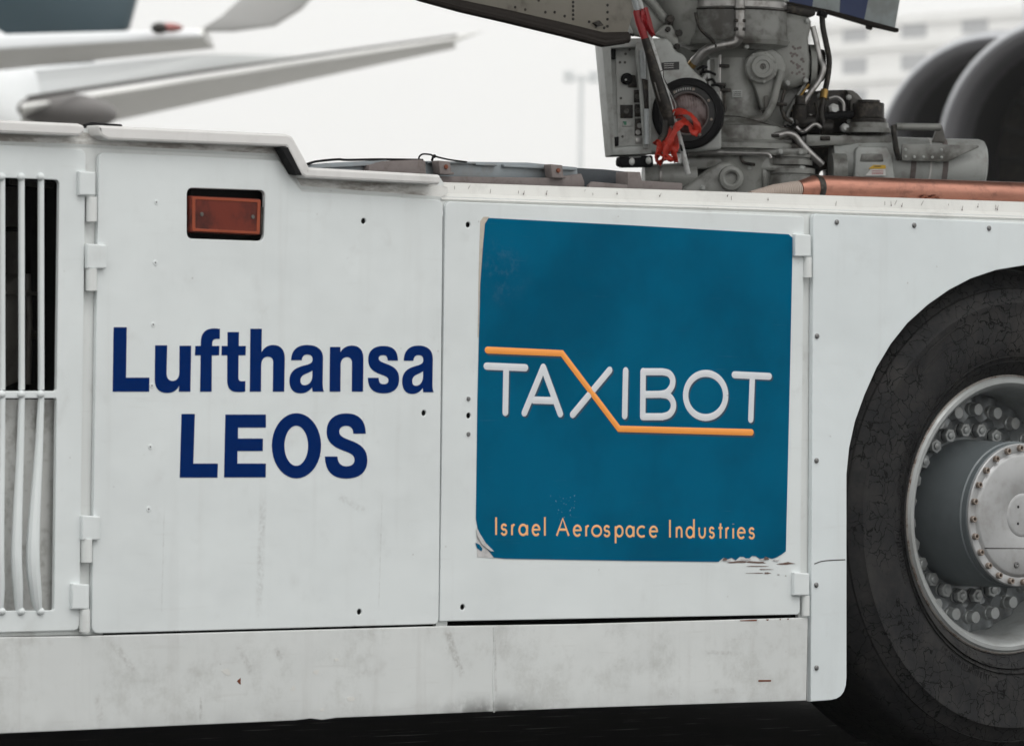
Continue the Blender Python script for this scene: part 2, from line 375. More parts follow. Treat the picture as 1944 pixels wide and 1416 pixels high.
# wheel paint
M['rim'] = simple('silver wheel paint', (.36, .375, .375), .38, .35, dirt=(.25, .24, .22), dirt_amt=.35, scale=14)
M['disc'] = simple('grey cast wheel', (.215, .23, .238), .36, .4, dirt=(.14, .135, .13), scale=20)
M['hub'] = simple('blue grey hub paint', (.135, .155, .165), .42, .1, dirt=(.17, .19, .20), dirt_amt=.35, scale=6)
M['cap'] = simple('pale hub cap', (.42, .425, .43), .42, .25, dirt=(.28, .27, .26), dirt_amt=.5, scale=10)
M['rustrim'] = simple('rust flecked rim edge', (.30, .28, .26), .5, .3, dirt=(.11, .05, .03), dirt_amt=.9, scale=35)
M['rustbolt'] = simple('rust stained screw', (.30, .255, .22), .5, .5, dirt=(.16, .08, .05), scale=80)
# copper tube
t = NT('copper tube'); p = t.pos(); a = t.noise(t.pos((5, 5, 30), (0, R(30), 0)), 1, 6, .7); b = t.noise(p, 25, 6, .7)
c = t.mix(t.ramp(a, .4, .7), (.47, .225, .165), (.36, .165, .12)); c = t.mix(t.math('MULTIPLY', t.ramp(b, .50, .68), .5), c, (.15, .08, .065))
t.set(col=c, rough=t.math('ADD', t.math('MULTIPLY', b, .25), .24), metal=.9); t.bump(b, .1, .003); M['copper'] = t.m
t = NT('taped cord wrap'); p = t.pos(); wv = t.n('ShaderNodeTexWave', wave_type='BANDS', bands_direction='X'); t.put(wv.inputs['Vector'], t.pos((1, 1, .35))); wv.inputs['Scale'].default_value = 55; wv.inputs['Distortion'].default_value = 5
t.set(col=t.mix(wv.outputs[1], (.27, .22, .19), (.36, .30, .26)), rough=.8); t.bump(wv.outputs[1], .35, .003); M['wrap'] = t.m
# apron
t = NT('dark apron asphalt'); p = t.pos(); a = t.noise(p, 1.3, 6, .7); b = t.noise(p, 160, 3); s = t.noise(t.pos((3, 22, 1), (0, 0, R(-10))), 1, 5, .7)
c = t.mix(t.ramp(a, .35, .7), (.012, .012, .0125), (.024, .0235, .023)); c = t.mix(t.math('MULTIPLY', t.ramp(s, .60, .72), .8), c, (.30, .295, .285))  # pale streaks put reflected glints on the ground into the asphalt colour
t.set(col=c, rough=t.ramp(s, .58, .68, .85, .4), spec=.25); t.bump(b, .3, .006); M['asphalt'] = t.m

M['concrete'] = simple('pale apron concrete', (.27, .265, .255), .8, scale=.6, bump=.05, dirt=(.15, .15, .145))
# ------------------------------------------------------------------ ground and air
hz = MB(); hz.bx(-120, 960, -120, 960, -1, 95)
ho = hz.build('haze', M['asphalt']); ho['kind'] = 'stuff'; ho['label'] = 'thin pale haze over the whole apron'
hm = bpy.data.materials.new('haze'); hm.use_nodes = True; hm.node_tree.nodes.clear()
hv = hm.node_tree.nodes.new('ShaderNodeVolumePrincipled'); hv.inputs['Density'].default_value = HAZE; hv.inputs['Color'].default_value = (.96, .965, .97, 1)
hw = hm.node_tree.nodes.new('ShaderNodeOutputMaterial'); hm.node_tree.links.new(hv.outputs[0], hw.inputs['Volume'])
ho.data.materials.clear(); ho.data.materials.append(hm)
mb = MB(); n = 24; ext = 1100
gx = [-ext+2*ext*i/n for i in range(n+1)]
for i in range(n):
    for j in range(n): mb.add([(gx[i], gx[j], 0), (gx[i+1], gx[j], 0), (gx[i+1], gx[j+1], 0), (gx[i], gx[j+1], 0)], [(0, 1, 2, 3)])
gr = mb.build('ground', M['concrete']); gr['kind'] = 'structure'; gr['label'] = 'pale concrete airport apron'
mb = MB(); mb.add([(-60, 4.5, .004), (140, 4.5, .004), (140, 17, .004), (-60, 17, .004)], [(0, 1, 2, 3)])  # dark lane added so its colour deepens the shade under the tug
ln = mb.build('road', M['asphalt']); ln['kind'] = 'structure'; ln['label'] = 'dark asphalt lane under the tug, shade put into its colour'

# ------------------------------------------------------------------ terminal building
bd = R(86.7); fd = Vector((math.cos(bd), math.sin(bd), 0))          # the facade runs away along fd
bn = Vector((-math.sin(bd), math.cos(bd), 0)); bn = bn if bn.dot(fw) > 0 else -bn
q = B(1480, 708, 720); q.z = 0; p_far = q
L = 230.0; depthB = 45.0
bld = thing('terminal_building', 'pale multi-storey terminal block with rows of grey windows, far behind the engines', 'building', tuple(p_far - fd*L/2))
top = B(1750, 14, 680).z
mb = MB(); c0 = p_far - fd*L/2 + bn*depthB/2
mb.box(c0+Vector((0, 0, (top-1)/2)), fd*L/2, bn*depthB/2, Vector((0, 0, (top-1)/2))).build('wall', M['conc'], bld)
mb = MB(); mb.box(c0+Vector((0, 0, top-.5)), fd*(L/2+.5), bn*(depthB/2+.5), Vector((0, 0, .6))).build('roof', M['conc'], bld)
FLH = 4.4; WP = 12.7
wm = None
for fl in range(0, 15):
    z = top - 3.4 - fl*FLH + 1.5
    if z < 2: break
    bandm = MB(); bandm.box(p_far - fd*L/2 - bn*.25 + Vector((0, 0, z-1.9)), fd*L/2, bn*.25, Vector((0, 0, .5))).build('floor_band', M['conc'], bld)
    for k in range(19):
        pos = p_far - fd*(3.2+k*WP) - bn*.05 + Vector((0, 0, z))
        if wm is None:
            mbw = MB(); mbw.box(pos, fd*2.6, bn*.08, Vector((0, 0, 1.04))); o = mbw.build('window', M['glass'], bld); wm = o.data
        else: link('window', wm, pos, bld)

# ------------------------------------------------------------------ flood light mast
mp = B(1097, 708, 250); mtop = B(1097, 150, 250).z
ms = thing('floodlight_mast', 'thin tall floodlight mast with two lamp clusters against the white sky', 'light mast', (mp.x, mp.y, 0))
MB().tube([(mp.x, mp.y, 0), (mp.x, mp.y, mtop+.2)], [.17, .11], 10).build('pole', M['mast'], ms)
MB().box((mp.x, mp.y, mtop), r0*.85, fw*.08, (0, 0, .08)).build('crossbar', M['mast'], ms)
for s in (-1, 1):
    for k in range(2):
        c = Vector((mp.x, mp.y, mtop-.05+.3*k)) + r0*(s*.62)
        MB().box(c, r0*.26, fw*.2, (0, 0, .13)).build('lamp_head', M['mast'], ms, bevel=.03)

# ------------------------------------------------------------------ aircraft beyond, left
def wing(name, pts_top, pts_bot, mat, parent, bevel=.05, depth=None): pass
def slab(name, pts, vec, mat, parent, bevel=.03):
    return MB().prism(pts, vec).build(name, mat, parent, bevel=bevel)
# nearer wing with winglet
a1 = thing('parked_airliner', 'grey wing with winglet and red tip light pointing in from the left edge', 'airliner', (B(-900, 708, 52).x, B(-900, 708, 52).y, 0))
def foil(name, a_le, b_le, a_te, b_te, ta, tb, mat, parent):       # tapered wing between root and tip, leading edge to trailing edge
    prof = [(0, 0), (.02, .35), (.08, .7), (.25, 1), (.5, .85), (.8, .4), (1, .03), (1, -.03), (.8, -.12), (.5, -.25), (.25, -.35), (.08, -.32), (.02, -.2)]
    vs = []
    for le, te, th in ((a_le, a_te, ta), (b_le, b_te, tb)):
        for u, v in prof: vs.append(le.lerp(te, u)+Vector((0, 0, th*v)))
    m = len(prof); mbb = MB(); mbb.add(vs, [tuple(range(m-1, -1, -1)), tuple(range(m, 2*m))]+[(i, (i+1) % m, (i+1) % m+m, i+m) for i in range(m)])
    return mbb.build(name, mat, parent, ang=40)
foil('wing', B(-900, 150, 50), B(385, 66, 52), B(-900, 225, 57), B(408, 92, 54), .16, .10, M['airgrey'], a1)
mb = MB(); mb.prism([B(-900, 116, 49.9), B(0, 66, 51.3), B(372, 56, 51.9), B(384, 70, 51.9), B(-900, 150, 49.9)], fw*.25).build('leading_edge', M['airwhite'], a1, bevel=.03)
mb = MB(); mb.prism([B(372, 60, 52.2), B(420, 30, 52.4), B(500, -45, 52.8), B(640, -60, 53.6), B(570, 20, 53.4), B(520, 50, 53.0), B(440, 60, 52.6)], fw*.16).build('winglet', M['winglet'], a1, bevel=.03)
mb = MB(); mb.ball(B(320, 53, 51.6), r0*.15, fw*.12, (0, 0, .05)).build('navigation_light', M['nav'], a1)
mb = MB(); mb.ball(B(303, 54, 51.55), r0*.09, fw*.12, (0, 0, .06)).build('light_housing', M['geardark'], a1)
mb = MB(); mb.tube([B(-1400, 190, 40), B(-900, 190, 52), B(-500, 190, 75)], [1.9, 1.9, 1.2], 24).build('fuselage', M['airwhite'], a1)
# dark tail
a2 = thing('tail_fin_aircraft', 'dark slate blue tail fin cut off by the top left corner', 'airliner', (B(0, 708, 75).x, B(0, 708, 75).y, 0))
mb = MB(); mb.prism([B(-500, -420, 75), B(330, -420, 78), B(258, 0, 77), B(244, 52, 77), B(160, 130, 77), B(-500, 160, 75)], fw*.4).build('fin', M['tailblue'], a2, bevel=.1)
mb = MB(); mb.tube([B(-2500, 320, 66), B(-500, 235, 76), B(-50, 180, 77)], [2.0, 1.3, .35], 24).build('fuselage', M['airwhite'], a2)
# long wing with fairing
a3 = thing('long_wing_airliner', 'long tapering grey wing below the winglet, its thin tip pointing right', 'airliner', (B(-200, 708, 64).x, B(-200, 708, 64).y, 0))
foil('wing', B(40, 205, 56), B(860, 76, 66), B(40, 268, 60), B(866, 92, 67), .10, .07, M['airgrey'], a3)
mb = MB(); mb.tube([B(845, 80, 66.3), B(880, 70, 66.6), B(915, 61, 67)], [.07, .03, .006], 8).build('wing_tip', M['airgrey'], a3)
mb = MB(); mb.tube([B(55, 186, 55.7), B(450, 127, 60.7), B(866, 68, 65.7)], [.024, .02, .014], 8).build('edge_seal', M['grime'], a3)
mb = MB(); mb.prism([B(20, 130, 60), B(400, 102, 61.5), B(560, 104, 63), B(60, 184, 60)], fw*.3).build('flap', M['airwhite'], a3, bevel=.05)
mb = MB(); mb.ball(B(128, 212, 57), r0*.55+fw*.2-u0*.02, fw*.4, Vector((0, 0, .21))).build('flap_fairing', M['aircore'], a3)
mb = MB(); mb.tube([B(-1600, 190, 46), B(-300, 190, 57), B(-60, 190, 60), B(34, 190, 62)], [1.5, 1.4, .9, .25], 24).build('fuselage', M['airwhite'], a3)

# ------------------------------------------------------------------ airliner with engines, right
a4 = thing('twin_engine_airliner', 'two big jet engine inlets with silver lips behind the landing gear', 'airliner', (B(2000, 708, 50).x, B(2000, 708, 50).y, 0))
def nacelle(c, rad, ax):
    prof = [(rad*.93, 3.2), (rad*1.05, 1.6), (rad*1.06, .8), (rad*1.04, .35)]
    MB().lathe(c, ax, prof, 48).build('cowl', M['cowlwhite'], a4)
    prof = [(rad*1.04, .35), (rad*1.03, .2), (rad*1.01, .09), (rad*.985, .03), (rad*.965, .005)]
    lip = MB().lathe(c, ax, prof, 64).build('inlet_lip', M['cowl'], a4)
    MB().lathe(c, ax, [(rad*.965, .005), (rad*.93, 0), (rad*.89, .03), (rad*.86, .1), (rad*.84, .22), (rad*.835, .42)], 64).build('inner_lip', M['innerlip'], lip)
    MB().lathe(c, ax, [(rad*.835, .42), (rad*.86, 1.1), (rad*.88, 1.5), (.01, 1.52)], 48).build('inlet_duct', M['duct'], lip)
    MB().lathe(c, ax, [(rad*.3, 1.5), (rad*.2, 1.2), (rad*.08, 1.0), (.005, .95)], 24).build('spinner', M['duct'], lip)
    bl = None
    axn = Vector(ax).normalized(); e1 = axn.orthogonal().normalized(); e2 = axn.cross(e1)
    for k in range(22):
        th = 2*math.pi*k/22; e = e1*math.cos(th)+e2*math.sin(th); g = axn.cross(e)
        pts = [c+axn*1.40+e*rad*.25-g*.05, c+axn*1.30+e*rad*.84-g*.13, c+axn*1.46+e*rad*.84+g*.13, c+axn*1.46+e*rad*.25+g*.05]
        MB().prism(pts, axn*.02).build('fan_blade', M['geardark'], lip)
    t1 = c+axn*2.2+Vector((0, 0, rad))
    MB().box(t1+axn*1.2+Vector((0, 0, .35)), axn*1.8, axn.cross(Vector((0, 0, 1)))*.18, Vector((0, 0, .5))).build('pylon', M['cowlwhite'], a4, bevel=.08)
dirn = (fw*math.cos(R(22)) + r0*math.sin(R(22))).normalized()
nacelle(B(2030, 292, 48), 1.31, dirn)
nacelle(B(1888, 300, 58), 1.42, dirn)
z4 = B(1950, 0, 52).z
foil('wing', B(1700, -60, 64)+Vector((0, 0, .9)), B(3200, -260, 46)+Vector((0, 0, .9)), B(1700, -60, 67)+Vector((0, 0, .9)), B(3200, -260, 54)+Vector((0, 0, .9)), .25, .6, M['airgrey'], a4)

# ================================================================== aircraft tug
XW, ZW = S2(1949, 978)                     # wheel centre
XL = S2(0, 700)[0] - 1.2; XR = XW + 1.25
tug = thing('aircraft_tug', 'white airport pushback tug with hinged side doors, blue poster and large black wheel', 'aircraft tug', ((XL+XR)/2, D+2, 0))
FY = D + .014                              # face of the body frame behind the doors
def ptop(x): return 346 + (x-837)*.0335    # top edge of the right hand rail
def crease(x): return ptop(x) + 27
# --- frame sheet with openings for the louvre bay and the marker lamp
outer = PX([(-500, 205), (158, 244), (545, 262), (585, 326), (838, 340), (838, crease(838)), (1944, crease(1944)), (2200, crease(2200)), (2200, 470), (1600, 440), (1546, 1210), (-500, 1240)], FY)
fr = plate('side_frame', [outer, PX([(832, 396), (850, 396), (846, 1166), (829, 1166)], FY), PX([(850, 1163), (1515, 1148), (1517, 1196), (848, 1206)], FY), PX([(196, 1186), (828, 1168), (828, 1210), (194, 1222)], FY), fillet(PX([(-400, 318), (128, 330), (118, 1170), (-400, 1180)], FY), .02), fillet(PX([(345, 348), (515, 352), (512, 468), (345, 465)], FY), .01)], FY, .012, M['frame'], tug)
# --- folded, grime catching edge under the lips
def strip(name, path_top, path_bot, yt, yb, mat, parent, th=.02):
    mbb = MB()
    for i in range(len(path_top)-1):
        a, b, c, d = S(*path_top[i], yt), S(*path_top[i+1], yt), S(*path_bot[i+1], yb), S(*path_bot[i], yb)
        mbb.add([a, b, c, d], [(0, 1, 2, 3)])
    return mbb.build(name, mat, parent, ang=20)
strip('folded_edge', [(-500, 222), (158, 252), (545, 274), (583, 334), (838, 352), (850, 356)], [(-500, 250), (158, 274), (535, 293), (572, 353), (838, 374), (850, 368)], FY-.0015, FY-.003, M['fold'], tug)
strip('folded_edge', [(-500, 250), (158, 274), (535, 293), (572, 353), (838, 374)], [(-500, 256), (158, 280), (532, 299), (570, 360), (838, 380)], FY-.003, FY-.0005, M['frame'], tug)
# --- right hand rail: upright band, bright ledge, top
xs = list(range(838, 2300, 120))
def rail(name, p0, y0, p1, y1): return strip(name, [(x, p0(x)) for x in xs], [(x, p1(x)) for x in xs], y0, y1, M['rail'], tug)
rail('rail_top', ptop, FY+.42, lambda x: ptop(x)+1, FY+.020)
rail('rail_band', lambda x: ptop(x)+1, FY+.020, lambda x: ptop(x)+21, FY+.012)
rail('rail_ledge', lambda x: ptop(x)+21, FY+.012, lambda x: crease(x)+5, FY-.004)
rail('rail_lip', lambda x: crease(x)+5, FY-.004, lambda x: crease(x)+9, FY-.0005)
rk = random.Random(21); dmk = MB()
for k in range(24):
    x = 860+rk.random()*1075; y0 = ptop(x)+rk.uniform(3, 12); ln_ = rk.uniform(3, 9); sl_ = rk.uniform(-.1, .55); yy = FY+.0105-.0005
    dmk.tube([S(x+sl_*ln_, y0, FY+.0145), S(x+sl_*ln_*.5, y0+ln_*.5, FY+.0125), S(x, y0+ln_, FY+.0105)], [.0004, .0006, .0005], 5)
    if rk.random() < .4: dmk.ball(S(x, y0+ln_, FY+.0105), (.0018, 0, 0), (0, .0012, 0), (0, 0, .0024), 6, 5)
dmk.build('drip_marks', M['brown'], tug)['kind'] = 'stuff'
mb = MB(); mb.prism([S(834, 336, D+.02), S(842, 347, D+.02), S(842, 380, D+.02), S(834, 380, D+.02)], (0, .3, 0)).build('rail_end', M['frame'], tug)
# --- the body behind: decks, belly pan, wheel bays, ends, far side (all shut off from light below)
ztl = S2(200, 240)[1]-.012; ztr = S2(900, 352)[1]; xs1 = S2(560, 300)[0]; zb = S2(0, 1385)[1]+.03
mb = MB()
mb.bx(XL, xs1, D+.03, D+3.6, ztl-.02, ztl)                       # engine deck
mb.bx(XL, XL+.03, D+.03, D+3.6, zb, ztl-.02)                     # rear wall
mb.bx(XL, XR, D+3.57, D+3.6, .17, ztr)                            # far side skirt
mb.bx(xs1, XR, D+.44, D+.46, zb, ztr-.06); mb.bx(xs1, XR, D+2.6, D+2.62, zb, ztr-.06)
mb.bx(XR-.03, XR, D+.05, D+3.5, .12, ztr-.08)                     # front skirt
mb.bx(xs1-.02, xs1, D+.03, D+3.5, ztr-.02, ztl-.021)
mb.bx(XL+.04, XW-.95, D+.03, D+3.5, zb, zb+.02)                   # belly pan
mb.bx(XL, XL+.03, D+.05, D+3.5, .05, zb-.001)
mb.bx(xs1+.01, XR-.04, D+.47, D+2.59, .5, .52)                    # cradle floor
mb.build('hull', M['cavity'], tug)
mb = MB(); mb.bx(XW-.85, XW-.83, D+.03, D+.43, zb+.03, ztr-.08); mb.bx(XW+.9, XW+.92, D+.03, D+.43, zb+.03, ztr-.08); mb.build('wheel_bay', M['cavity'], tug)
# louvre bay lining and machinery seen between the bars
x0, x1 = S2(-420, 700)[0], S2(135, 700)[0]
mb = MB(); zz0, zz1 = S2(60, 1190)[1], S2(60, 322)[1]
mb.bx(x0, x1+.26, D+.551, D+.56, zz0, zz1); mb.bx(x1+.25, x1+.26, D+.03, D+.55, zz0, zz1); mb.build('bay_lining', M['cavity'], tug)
mb = MB()
mb.prism([S(28, 440, D+.35), S(48, 440, D+.35), S(50, 700, D+.35), S(25, 700, D+.35)], (0, .05, 0))
mb.prism([S(14, 540, D+.3), S(40, 520, D+.3), S(43, 720, D+.3), S(10, 735, D+.3)], (0, .06, 0))
mb.tube([S(52, 520, D+.3), S(56, 600, D+.3), S(53, 730, D+.3)], .008, 8); mb.tube([S(5, 555, D+.28), S(75, 558, D+.28)], .005, 8)
mb.tube([S(20, 345, D+.3), S(70, 350, D+.3), S(100, 352, D+.3)], .008, 8); mb.bx(*sorted((S(20, 400, D+.4).x, S(46, 400, D+.4).x)), D+.4, D+.46, S(20, 430, D+.4).z, S(20, 355, D+.4).z)
mb.tube([S(-10, 632, D+.33), S(70, 636, D+.33)], .01, 8)
mb.build('engine_parts', M['bay'], tug, bevel=.002)
# sheet close behind the lower louvres
lm = MB()
for (xa, xb) in ((-40, 2), (2, 38), (38, 74), (74, 150)):
    lm.add([S(xa, 758, D+.028), S(xb, 758, D+.042), S(xb, 1165, D+.042), S(xa, 1165, D+.028)], [(0, 1, 2, 3)])
lm.build('inner_baffle', M['baffle'], tug, ang=10)

# --- louvre door
TH = .012
ld = plate('louvre_door', [fillet(PX([(-500, 250), (163, 284), (151, 1196), (-500, 1214)]), [0, .02, .016, 0]),
     fillet(PX([(-400, 322), (113, 342), (108, 742), (-400, 742)]), [0, .012, .006, 0]), fillet(PX([(-400, 757), (108, 756), (103, 1158), (-400, 1163)]), [0, .006, .006, 0])], D, TH, M['door'], tug, .002)
for k in range(-4, 3):
    x = 77 + (k-2)*37
    MB().tube([S(x+.5, 336, D+.0045), S(x+1, 740, D+.0045)], .0075, 10).build('louvre_bar', M['door'], ld)
    bul = {2: 16, 1: 10}.get(k, 4)
    pts = smooth([S(x+1, 752, D+.004), S(x+1-bul*.3, 860, D+.002), S(x+1-bul*.8, 980, D-.004), S(x+1-bul, 1060, D-.006), S(x+1-bul*.7, 1120, D-.002), S(x-4, 1162, D+.004)], 4)
    nn = len(pts); rad = [.0075+.0085*(bul/16)*math.sin(math.pi*(i/(nn-1))**1.5) for i in range(nn)]
    MB().tube(pts, rad, 10).build('louvre_bar', M['door'], ld)
    for yy in (336, 748, 1160):
        MB().ball(S(x, yy, D-.001), (.011, 0, 0), (0, .008, 0), (0, 0, .009), 8, 6).build('weld_bead', M['door'], ld)

# --- middle door with company lettering
dr = plate('plain_door', [fillet(PX([(188, 290), (353, 297), (531, 305), (573, 364), (841, 380), (833, 1184), (174, 1202)]), [.018, 0, .01, .004, .02, .014, .02]),
     fillet(PX([(355, 357), (504, 362), (501, 458), (355, 453)]), .016)] +
     [circ(S2(*c), .0068) for c in ((690.5, 420), (805, 784), (682.5, 1161))], D, TH, M['door'], tug, .002)
def hole_shade(c, par):  # black cup puts the shade inside a bolt hole into colour
    MB().lathe(S(*c), (0, 1, 0), [(.0068, .0035), (.0062, .009), (.0002, .0095)], 14).build('bolt_hole_shade', M['black'], par)
for c in ((690.5, 420), (805, 784), (682.5, 1161)): hole_shade(c, dr)
rv = MB().lathe((0, 0, 0), (0, -1, 0), [(.0066, 0), (.0062, .0008), (.004, .0012), (.0018, .0013), (.0015, .0006), (.0001, .0005)], 14).mesh('rivet', M['door'], Vector())
rc = MB().disc((0, 0, 0), (0, -1, 0), .0022, 10).mesh('rivet_pin', M['screw'], Vector())
for c in ((297, 384), (295, 499), (291, 616), (288.5, 732), (285.5, 848), (282.5, 966)):
    link('rivet', rv, S(*c, D-.0001), dr); link('rivet_pin', rc, S(*c, D-.0015), dr)

# --- hinges: a welded block on one leaf, the pin on the other
def hinge(bx, pin, par, left):
    x0, y0, x1, y1 = bx
    o = fillet(PX([(x0, y0), (x1, y0+2), (x1, y1), (x0, y1)], D-.012), .003)
    b = plate('hinge', [o], D-.012, .0135, M['door'], par, .003)
    x0, y0, x1, y1 = pin
    MB().tube([S((x0+x1)/2, y0, D-.002), S((x0+x1)/2, y1, D-.002)], (x1-x0)/2/820*1.25, 12).build('hinge_pin', M['frame'], par)
hinge((151, 325, 182, 371), (165, 374, 182, 421), ld, 0)
hinge((138, 1107, 170, 1156), (152, 1156, 169, 1199), ld, 0)
hinge((166, 463, 203, 510), (164, 510, 182, 552), dr, 1)
hinge((157, 978, 191, 1025), (155, 1023, 173, 1067), dr, 1)

# --- marker lamp in its recess
ml = MB()
a, b = S(352, 350, D+.05), S(508, 462, D+.05)
ml.bx(a.x, b.x, D+.055, D+.06, b.z, a.z); ml.bx(a.x, a.x+.003, D+.027, D+.055, b.z, a.z); ml.bx(b.x-.003, b.x, D+.027, D+.055, b.z, a.z)
ml.bx(a.x, b.x, D+.027, D+.055, a.z-.003, a.z); ml.bx(a.x, b.x, D+.027, D+.055, b.z, b.z+.003)
mk = ml.build('marker_lamp', M['black'], tug)
plate('lens', [fillet(PX([(360, 372), (495, 378), (493, 447), (359, 441)]), .006)], D-.003, .045, M['amber'], mk, .004)
plate('lens_frame', [fillet(PX([(363, 373.5), (493, 380), (491, 445), (363, 439)]), .004), fillet(PX([(369, 379), (487, 385), (485, 440), (369, 434)]), .003)], D-.0045, .004, M['ambertrim'], mk, .001)
for c in ((383, 407), (480, 412)):
    MB().lathe(S(*c, D-.003), (0, -1, 0), [(.005, 0), (.0045, .0015), (.0015, .0018), (.0001, .0008)], 10).build('lens_screw', M['bay'], mk)
plate('side_reflector', [PX([(497, 392), (501, 394), (499, 446), (495, 446)])], D+.002, .03, M['geardark'], mk)

# --- poster door
d2 = plate('poster_door', [fillet(PX([(846, 382), (1527, 411), (1519, 1166), (835, 1179)]), [.02, .012, .012, .004])] + [circ(S2(*c), .0068) for c in ((889, 427), (890, 789), (878.5, 1152))], D, TH, M['door'], tug, .002)
for c in ((889, 427), (890, 789), (878.5, 1152)): hole_shade(c, d2)
for c in ((889, 757), (889, 824)):
    MB().lathe(S(*c, D-.0001), (0, -1, 0), [(.0055, 0), (.005, .0025), (.002, .003), (.0001, .0018)], 12).build('rivet', M['screw'], d2)
hinge((1510, 444, 1540, 487), (1525, 488, 1540, 527), d2, 0)
hinge((1508, 1086, 1537, 1130), (1522, 1130, 1536, 1168), d2, 0)
# poster
def rag(a, b, n, amp, rs):
    o = []
    for i in range(n):
        t = (i+.5)/n; o.append((a[0]+(b[0]-a[0])*t, a[1]+(b[1]-a[1])*t+rs.uniform(-amp, amp)))
    return o
rs = random.Random(3)
loop = [(928, 414), (1200, 428), (1497, 445), (1505, 452), (1500, 700), (1492, 1046), (1484, 1052)] + rag((1478, 1060), (1370, 1058), 14, 4.5, rs) + [(1364, 1066), (1200, 1064), (960, 1060), (938, 1058), (924, 1040), (908, 1006), (904, 985), (907, 760), (912, 540), (917, 470), (921, 425)]
st = plate('poster', [PX(loop, D-.0016)], D-.0016, .0015, M['teal'], tug)
plate('torn_corner', [PX([(905, 1006), (912, 1016), (921, 1036), (934, 1050), (940, 1059), (906, 1057)], D-.0009)], D-.0009, .0008, M['residue'], st)
plate('torn_corner', [PX([(903, 1030), (910, 1033), (916, 1041), (914, 1046), (906, 1040)], D-.0018)], D-.0018, .0008, M['teal'], st)
plate('curled_edge', [PX([(905, 1000), (912, 1014), (922, 1030), (938, 1046), (932, 1046), (916, 1034), (906, 1016)], D-.0035)], D-.0035, .0007, M['residue'], st)
plate('glue_strip', [PX([(912, 420), (918, 412), (929, 412), (922, 424), (918, 470), (913, 530), (909, 640), (907, 640), (909, 520)], D-.0008)], D-.0008, .0007, M['beige'], st)
def scrap(cx, cy, rx, ry, mat, y, nm='torn_scrap'):
    o = []
    for k in range(9):
        a_ = 2*math.pi*k/9; q_ = rs.uniform(.45, 1.15); o.append((cx+rx*q_*math.cos(a_), cy+ry*q_*math.sin(a_)))
    plate(nm, [PX(o, y)], y, .0004, M[mat], st)
for (cx, cy, rx, ry, mt) in ((1380, 1061, 9, 4, 'residue'), (1416, 1060, 12, 4, 'residue'), (1452, 1059, 10, 4, 'residue'), (1473, 1062, 8, 4, 'residue'),
     (1376, 1060, 5, 2.5, 'flake'), (1398, 1065, 22, 2.6, 'flake'), (1436, 1065.5, 24, 3, 'flake'), (1456, 1058, 6, 4, 'flake'), (1492, 1068, 22, 3.4, 'flake'),
     (1436, 1073, 22, 1.2, 'flake'), (1452, 1079, 16, 1.0, 'flake'), (1436, 1086, 24, 1.0, 'flake'), (1456, 1086, 9, 1.9, 'flake'), (1478, 1089, 3, 1, 'flake'), (1492, 1091, 2, 1, 'flake')):
    scrap(cx, cy+1.5, rx, ry*(.55 if mt == 'residue' else .9), mt, D-(.0009 if cy > 1064 else (.0020 if mt == 'residue' else .0024)))
# --- sill: long dirty board under the doors, with a weld seam
SY = D - .004
sl = plate('sill', [fillet(PX([(-500, 1219), (0, 1209), (160, 1207), (560, 1196), (833, 1188.5), (1100, 1184), (1534, 1172), (1531, 1329.5), (1100, 1343.5), (720, 1359), (640, 1362), (612, 1366), (590, 1363.5), (560, 1367), (160, 1385), (0, 1392), (-500, 1418)], SY), .002, 1)], SY, .02, M['sill'], tug, .002)
MB().tube(smooth([S(937, 1190, SY), S(938, 1240, SY), S(936, 1290, SY), S(938, 1352, SY)], 5), [.002+.0012*rs.random() for _ in range(16)], 8).build('weld_seam', M['sill'], sl)
plate('sill_end', [PX([(1534, 1178), (1543, 1178), (1542, 1330), (1532, 1330)], FY-.004)], FY-.004, .012, M['sill'], tug)
mb = MB(); ys = D+.016
mb.add([S(-500, 1219, SY+.003), S(1534, 1172.5, SY+.003), S(1534, 1172.5, ys), S(-500, 1219, ys)], [(0, 1, 2, 3)]).build('sill_ledge', M['sill'], tug)
def chip(pts, y, par, nm='rust_chip', mat='rust'): plate(nm, [PX(pts, y)], y, .0008, M[mat], par)
chip([(450, 1292), (457, 1286), (457, 1299), (453, 1296)], SY-.0006, sl)
chip([(1440, 1290), (1464, 1290), (1464, 1293), (1440, 1293.5)], SY-.0006, sl)
for (a, b) in ((1404, 1438), (1454, 1460), (1480, 1483), (1494, 1498)):
    chip([(a, 1176.8-(a-1404)*.03), (b, 1176.2-(b-1404)*.03), (b-2, 1179.5-(b-1404)*.03), (a+2, 1178.5-(a-1404)*.03)], SY-.0006, sl)
for c in ((430, 1275, 10), (600, 1275, 8), (558, 1306, 6), (665, 1325, 9), (640, 1252, 5), (612, 1347, 5)):
    o = []
    for k in range(9):
        a = 2*math.pi*k/9; r_ = c[2]*rs.uniform(.45, 1.1); o.append((c[0]+r_*math.cos(a)*1.1, c[1]+r_*math.sin(a)*.7))
    chip(o, SY-.0004, sl, 'paint_touch_up', 'rail')

